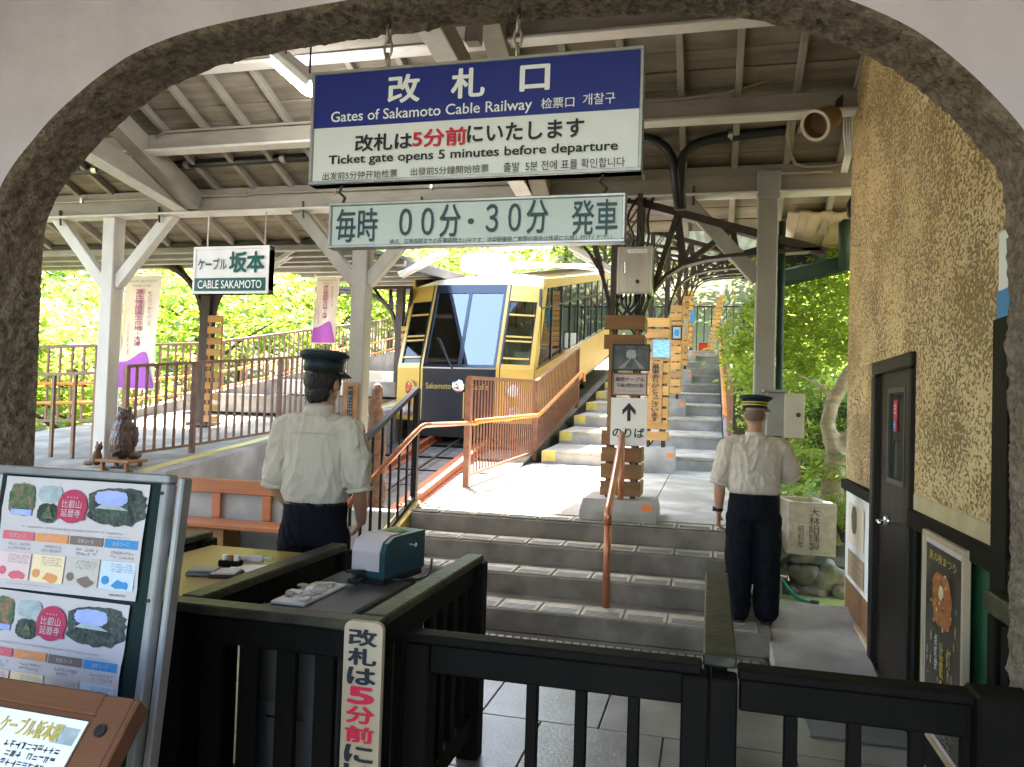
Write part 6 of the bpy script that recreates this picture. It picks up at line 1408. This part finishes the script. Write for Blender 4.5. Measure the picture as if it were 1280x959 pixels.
#=BANNERS=
def banner(label, pxl, pyt, pxr, pyb, Y, zg):
    a, b_ = aY(pxl, pyt, Y), aY(pxr, pyb, Y); w_, h_ = b_.x-a.x, a.z-b_.z; t = thing('banner_flag', label, 'banner', (a.x, Y, zg), 'festival banners on the left platform')
    obj('pole', MB().tube([(a.x-.03, Y, zg), (a.x-.03, Y, a.z+.06)], .014, 8), 'paper_w', t); obj('cross_bar', MB().tube([(a.x-.04, Y, a.z+.02), (b_.x+.02, Y, a.z+.02)], .01, 6), 'paper_w', t)
    def q(u, v_, n=0.): return V((a.x+w_*u+.03*v_*v_*math.sin(3*v_)-.05*v_, Y-n+.05*math.sin(v_*5+u*2)*v_+.03*math.sin(u*5)*v_, a.z-h_*v_))
    b = MB(); nu, nv = 8, 24
    b.v = [q(i/nu, j/nv) for j in range(nv+1) for i in range(nu+1)]; b.f = [(j*(nu+1)+i, (j+1)*(nu+1)+i, (j+1)*(nu+1)+i+1, j*(nu+1)+i+1) for j in range(nv) for i in range(nu)]
    cl = obj('cloth', b, 'banner', t, smooth=True)
    b = MB(); prof_ = [(.05, .76), (.2, .755), (.38, .72), (.55, .68), (.72, .665), (.82, .70), (.84, .76), (.9, .85), (.97, .95)]
    top_ = prof_; n_ = 14
    for i in range(n_+1):
        u = i/n_*.95+.02
        for (u0, v0), (u1, v1) in zip(top_, top_[1:]):
            if u0 <= u <= u1: vt = v0+(v1-v0)*(u-u0)/(u1-u0); break
        else: vt = .76 if u < .05 else .95
        for j in range(7): b.v.append(q(u, vt+(.985-vt)*j/6, .008))
    b.f = [(i*7+j, i*7+j+1, (i+1)*7+j+1, (i+1)*7+j) for i in range(n_) for j in range(6)]; obj('cape_print', b, 'banner_purple', cl)
    Rv = V((1, 0, 0)); Uv = Z
    text('源氏物語誕生の地・大津', q(.45, .37, .03), w_*.20, h_*.50, 'banner_ink', cl, Rv, Uv, vertical=True, bold=.03); text('紫式部が筆をはしる', q(.76, .29, .03), w_*.11, h_*.30, 'banner_ink', cl, Rv, Uv, vertical=True)
    text('びわ湖大津', q(.2, .56, .03), w_*.06, h_*.28, 'banner_ink', cl, Rv, Uv, vertical=True); text('2024年 紫式部の', q(.5, .05, .02), w_*.8, h_*.025, 'ink_grey', cl); text('物語の街', q(.5, .09, .02), w_*.5, h_*.022, 'ink_grey', cl)
    return t
banner('larger pale banner with a purple hem standing right of the white post', 157, 345, 196, 488, 9.3, lpz(9.3))
banner('smaller pale banner with a purple hem seen above the cap of the left man', 396, 347, 422, 430, 12.4, lpz(12.4)+.1)

#=PLANTS=
def crown_mesh(name, m, R, nclump, nleaf, leaf, seed, flat=.75, cl=.5, shell=.55):
    rr = random.Random(seed); vs, fs = [], []
    for c in range(nclump):
        while True:
            d = V((rr.uniform(-1, 1), rr.uniform(-1, 1), rr.uniform(-1, 1)))
            if shell < d.length < 1: break
        c0 = V((d.x*R, d.y*R, d.z*R*flat)); cr = cl*rr.uniform(.6, 1.25)
        for l in range(nleaf):
            p = c0+V((rr.gauss(0, cr*.5), rr.gauss(0, cr*.5), rr.gauss(0, cr*.28)))
            n_ = V((rr.gauss(0, .6), rr.gauss(0, .6), rr.uniform(.2, 1))).normalized(); a = n_.cross(V((rr.gauss(0, 1), rr.gauss(0, 1), rr.gauss(0, 1)))).normalized(); b_ = n_.cross(a); s = leaf*rr.uniform(.6, 1.3)
            i = len(vs); vs += [p-a*s, p+b_*s*.42, p+a*s, p-b_*s*.42]; fs.append((i, i+1, i+2, i+3))
    me = bpy.data.meshes.new(name); me.from_pydata(vs, [], fs); me.materials.append(M[m]); return me
CROWN = {'maple': [crown_mesh('maple_crown', 'leaf_maple', 1, 90, 42, .058, i, .8, .34, .3) for i in range(2)], 'dark': [crown_mesh('dark_crown', 'leaf_dark', 1, 90, 60, .055, 11, .95, .32, .3)], 'mix': [crown_mesh('mixed_crown', 'leaf_mix', 1, 90, 45, .056, 21, .85, .34, .3)]}
def tree(x, y, zg, h, R, kind, label, bark='bark_dark', name='tree', i=0, group=None, tr_=.1, parts=True):
    t = thing(name, label, 'tree', (x, y, zg), group); rr = random.Random(int(x*37+y*91)); b = MB(); tr0 = tr_
    tips = []
    b.tube([(x, y, zg-.3), (x+rr.uniform(-.1, .1), y, zg+h*.25), (x+rr.uniform(-.2, .2), y+rr.uniform(-.2, .2), zg+h*.55), (x+rr.uniform(-.3, .3), y, zg+h*.85)], [tr0*1.3, tr0, tr0*.75, tr0*.3], 9)
    for k in range(6):
        a = rr.uniform(0, 6.28); z = zg+h*rr.uniform(.25, .6); L = R*rr.uniform(.5, .85); b.tube([(x, y, z), (x+math.cos(a)*L*.5, y+math.sin(a)*L*.5, z+L*.35), (x+math.cos(a)*L, y+math.sin(a)*L, z+L*.6)], [tr0*.5, tr0*.35, tr0*.12], 7)
    obj('trunk', b, bark, t, smooth=True)
    me = CROWN[kind][i % len(CROWN[kind])]; o = bpy.data.objects.new('crown', me); COL.objects.link(o); o.parent = t; o.location = (0, 0, h*.68); o.scale = (R, R*rr.uniform(.85, 1.1), h*.42); o.rotation_euler = (0, 0, rr.uniform(0, 6.28)); return t
TREES = [
 (-11.5, 12, 3.4, 2.0, 'maple', 'low bright maple nearest the fence between the arch leg and the white post'),
 (-14.5, 14, 4.4, 2.6, 'maple', 'maple at the left end of the boundary fence, half hidden by the arch leg'),
 (-12.2, 17, 4.6, 2.7, 'maple', 'bright maple behind the station name sign and its slat ladder'),
 (-16.5, 19.5, 5.6, 3.2, 'mix', 'mid green tree behind the larger banner flag'),
 (-11.6, 22, 5.2, 2.9, 'maple', 'bright maple straight behind the smaller banner flag'),
 (-14, 26, 6.6, 3.6, 'maple', 'taller maple rising behind the one at the smaller banner'),
 (-10.8, 28, 6, 3, 'mix', 'green tree beyond the farther steel column left of the cable car'),
 (-22.5, 21, 7.5, 4, 'dark', 'dark evergreen high behind the low maple by the arch leg'),
 (-18, 27, 8, 4.2, 'dark', 'dark evergreen high behind the station name sign'),
 (-11, 35, 7, 3.6, 'maple', 'maple on the slope straight behind the cable car nose'),
 (-15.5, 36, 9, 4.6, 'mix', 'tall green tree behind the farther steel column, above its neighbours'),
 (-5.5, 40, 8, 4, 'maple', 'sunlit maple above the cable car roof beside the control box'),
 (-1.5, 44, 9, 4.4, 'mix', 'tall green tree beyond the fence at the head of the stairs'),
 (-8.5, 45, 9, 4.4, 'dark', 'dark evergreen behind the pantograph of the cable car'),
 (3, 40, 8, 4, 'maple', 'sunlit maple far up the slope behind the grey post'),
 (2.5, 12.8, 3.6, 1.35, 'maple', 'bright maple nearest the gap between grey post and stucco corner'),
 (2.7, 17, 4.2, 1.5, 'maple', 'yellow green maple behind the dark metal frame by the stair fence'),
 (3.2, 22, 5, 1.9, 'maple', 'farther maple just right of the upper end of the stair fence'),
 (4.8, 16, 6, 2.2, 'mix', 'mid green tree rising over the gutter at the stucco corner'),
 (4.6, 29, 6, 2.6, 'mix', 'mid green tree right of the slat ladder at the stair head')]
for i, (x, y, h, R, kd, lb) in enumerate(TREES): tree(x, y, gz(x, y), h, R, kd, lb, i=i, group='trees on the slopes round the station')
# forked pale trunk behind the planter
YT = 7.95
t = thing('forked_tree', 'pale barked tree forking low behind the stone planter', 'tree', aY(1042, 625, YT)); b = MB()
A, Fk = aY(1038, 640, YT), aY(1046, 560, YT)
b.tube([A-V((0, 0, .3)), A, aY(1041, 600, YT), Fk], [.12, .11, .10, .105], 12)
b.tube([Fk-V((0, 0, .1)), aY(1034, 530, YT), aY(1040, 505, YT), aY(1056, 475, YT), aY(1075, 440, YT+.2), aY(1085, 380, YT+.4)], [.085, .07, .066, .062, .05, .035], 10)
b.tube([Fk-V((0, 0, .06)), aY(1060, 548, YT), aY(1078, 520, YT+.05), aY(1100, 480, YT+.1)], [.085, .07, .058, .04], 10)
b.tube([aY(1042, 500, YT), aY(1020, 478, YT+.1), aY(1000, 470, YT+.3), aY(985, 455, YT+.5)], [.035, .025, .018, .01], 8)
mobj('trunk', remesh(b, .022, 2, lambda q: .008*noise.noise(q*9)), 'bark', t)
for (px, py, Y, R) in ((1030, 400, 8.6, .75), (985, 430, 9.0, .7), (1040, 340, 9.2, .8)):
    q = aY(px, py, Y); o = bpy.data.objects.new('crown', CROWN['maple'][0]); COL.objects.link(o); o.parent = t; o.location = q-WL[t.name]; o.scale = (R, R*.6, R*.75)
# shrubs and ferns
def shrub(px, py, Y, R, kd, label, sz=.8, name='shrub'):
    q = aY(px, py, Y); t = thing(name, label, 'shrub', (q.x, Y, q.z-R*.6)); b = MB(); rr = random.Random(px)
    for k in range(7): a = rr.uniform(0, 6.28); b.tube([(q.x, Y, q.z-R), (q.x+math.cos(a)*R*.3, Y+math.sin(a)*R*.3, q.z-R*.3), (q.x+math.cos(a)*R*.6, Y+math.sin(a)*R*.6, q.z+R*.2)], [.015, .011, .005], 5)
    obj('stem', b, 'bark_dark', t); o = bpy.data.objects.new('crown', CROWN[kd][0]); COL.objects.link(o); o.parent = t; o.location = q-WL[t.name]; o.scale = (R, R*.7, R*sz); o.rotation_euler = (0, 0, rr.uniform(0, 6))
shrub(1000, 520, 9.4, .75, 'mix', 'dense shrub filling the gap below the meter cabinet')
shrub(1060, 530, 9.6, .7, 'dark', 'dark shrub behind the fork of the pale tree')
shrub(990, 470, 10.2, .8, 'maple', 'light green shrub behind the meter cabinet')
shrub(1062, 590, 8.6, .38, 'maple', 'bright shrub between the planter and the stucco corner')
shrub(1055, 640, 7.8, .28, 'mix', 'small green shrub at the right side of the planter')
def fern(px, py, Y, L, n_, label, seed):
    q = aY(px, py, Y); t = thing('fern', label, 'fern', q); rr = random.Random(seed)
    for k in range(n_):
        a = 2*math.pi*k/n_+rr.uniform(-.3, .3); b = MB(); l = L*rr.uniform(.7, 1.1); prev = V(q); d = V((math.cos(a), math.sin(a), 0)); pts = [V(q)+d*(l*u)+Z*(l*(1.25*u-1.05*u*u)) for u in [i/9 for i in range(10)]]
        b.tube(pts, [.006]*9+[.002], 4)
        for i in range(1, 9):
            p_ = pts[i]; tn = (pts[i+1]-pts[i-1]).normalized(); sd_ = tn.cross(Z).normalized(); w_ = l*.26*math.sin(math.pi*(i/9.5))**.7
            for s in (-1, 1):
                e = p_+sd_*s*w_+tn*w_*.35-Z*w_*.2; b.quad(p_-tn*.012, e, p_+tn*.022)
        obj('frond', b, 'leaf_maple', t)
fern(1003, 605, 7.75, .5, 11, 'green fern arching behind the left side of the planter', 1)
fern(1018, 588, 8.1, .55, 10, 'taller fern behind the stone planter beside the pale trunk', 2)
fern(990, 585, 8.4, .5, 10, 'fern close behind the right man and the grey post', 3)
fern(1068, 610, 7.9, .4, 9, 'fern at the right of the pale trunk near the stucco corner', 4)
# distant wood on the hillsides: one mass
def wood(name, label, spots, m, leaf, n_, seed):
    rr = random.Random(seed); b = MB()
    for i in range(n_):
        x, y, dz, s = spots(rr); z = gz(x, y)+dz; p = V((x, y, z)); n3 = V((rr.gauss(0, .6), rr.gauss(0, .6), rr.uniform(.1, 1))).normalized(); a = n3.cross(V((rr.gauss(0, 1), rr.gauss(0, 1), 1))).normalized(); c = n3.cross(a); s *= leaf*rr.uniform(.6, 1.3)
        b.v += [p-a*s, p+c*s*.6, p+a*s, p-c*s*.6]; i4 = len(b.v)-4; b.f.append((i4, i4+1, i4+2, i4+3))
    obj(name, b, m, None, kind='stuff', label=label, cat='woodland')
def spots_far(rr):
    c = rr.randrange(90); q = random.Random(c); cx, cy, cr, chh = q.uniform(-45, 22), q.uniform(40, 72), q.uniform(2.5, 4.5), q.uniform(4, 9)
    d = V((rr.gauss(0, .45), rr.gauss(0, .45), rr.gauss(0, .4))); return cx+d.x*cr, cy+d.y*cr, chh+d.z*cr*1.2, 1
def spots_left(rr):
    c = rr.randrange(60); q = random.Random(c+500); cx, cy, cr, chh = q.uniform(-42, -24), q.uniform(8, 40), q.uniform(2, 4), q.uniform(2.5, 8)
    d = V((rr.gauss(0, .45), rr.gauss(0, .45), rr.gauss(0, .4))); return cx+d.x*cr, cy+d.y*cr, chh+d.z*cr*1.2, 1
def spots_right(rr):
    c = rr.randrange(40); q = random.Random(c+900); cx, cy, cr, chh = q.uniform(11, 30), q.uniform(12, 42), q.uniform(2, 3.6), q.uniform(2, 6)
    d = V((rr.gauss(0, .45), rr.gauss(0, .45), rr.gauss(0, .4))); return cx+d.x*cr, cy+d.y*cr, chh+d.z*cr*1.2, 1
wood('woodland', 'far green woodland covering the hillside beyond the track', spots_far, 'leaf_mix', .30, 26000, 1)
wood('woodland', 'shaded green woodland rising far left behind the maples', spots_left, 'leaf_dark', .24, 14000, 2)
wood('woodland', 'green woodland on the hillside behind the stucco wall', spots_right, 'leaf_mix', .22, 10000, 3)
def spots_low(rr): x = rr.uniform(-16, -9.4); y = rr.uniform(9, 34); return x, y, abs(rr.gauss(0, .45)), 1
wood('undergrowth', 'low leafy undergrowth along the foot of the left fence', spots_low, 'leaf_maple', .10, 12000, 4)
def spots_lowr(rr): y = rr.uniform(7.8, 30); x = rr.uniform(.75, 4.5); return x, y, abs(rr.gauss(0, .3)), 1
wood('undergrowth', 'low leafy undergrowth covering the bank right of the stairs', spots_lowr, 'leaf_mix', .06, 12000, 5)
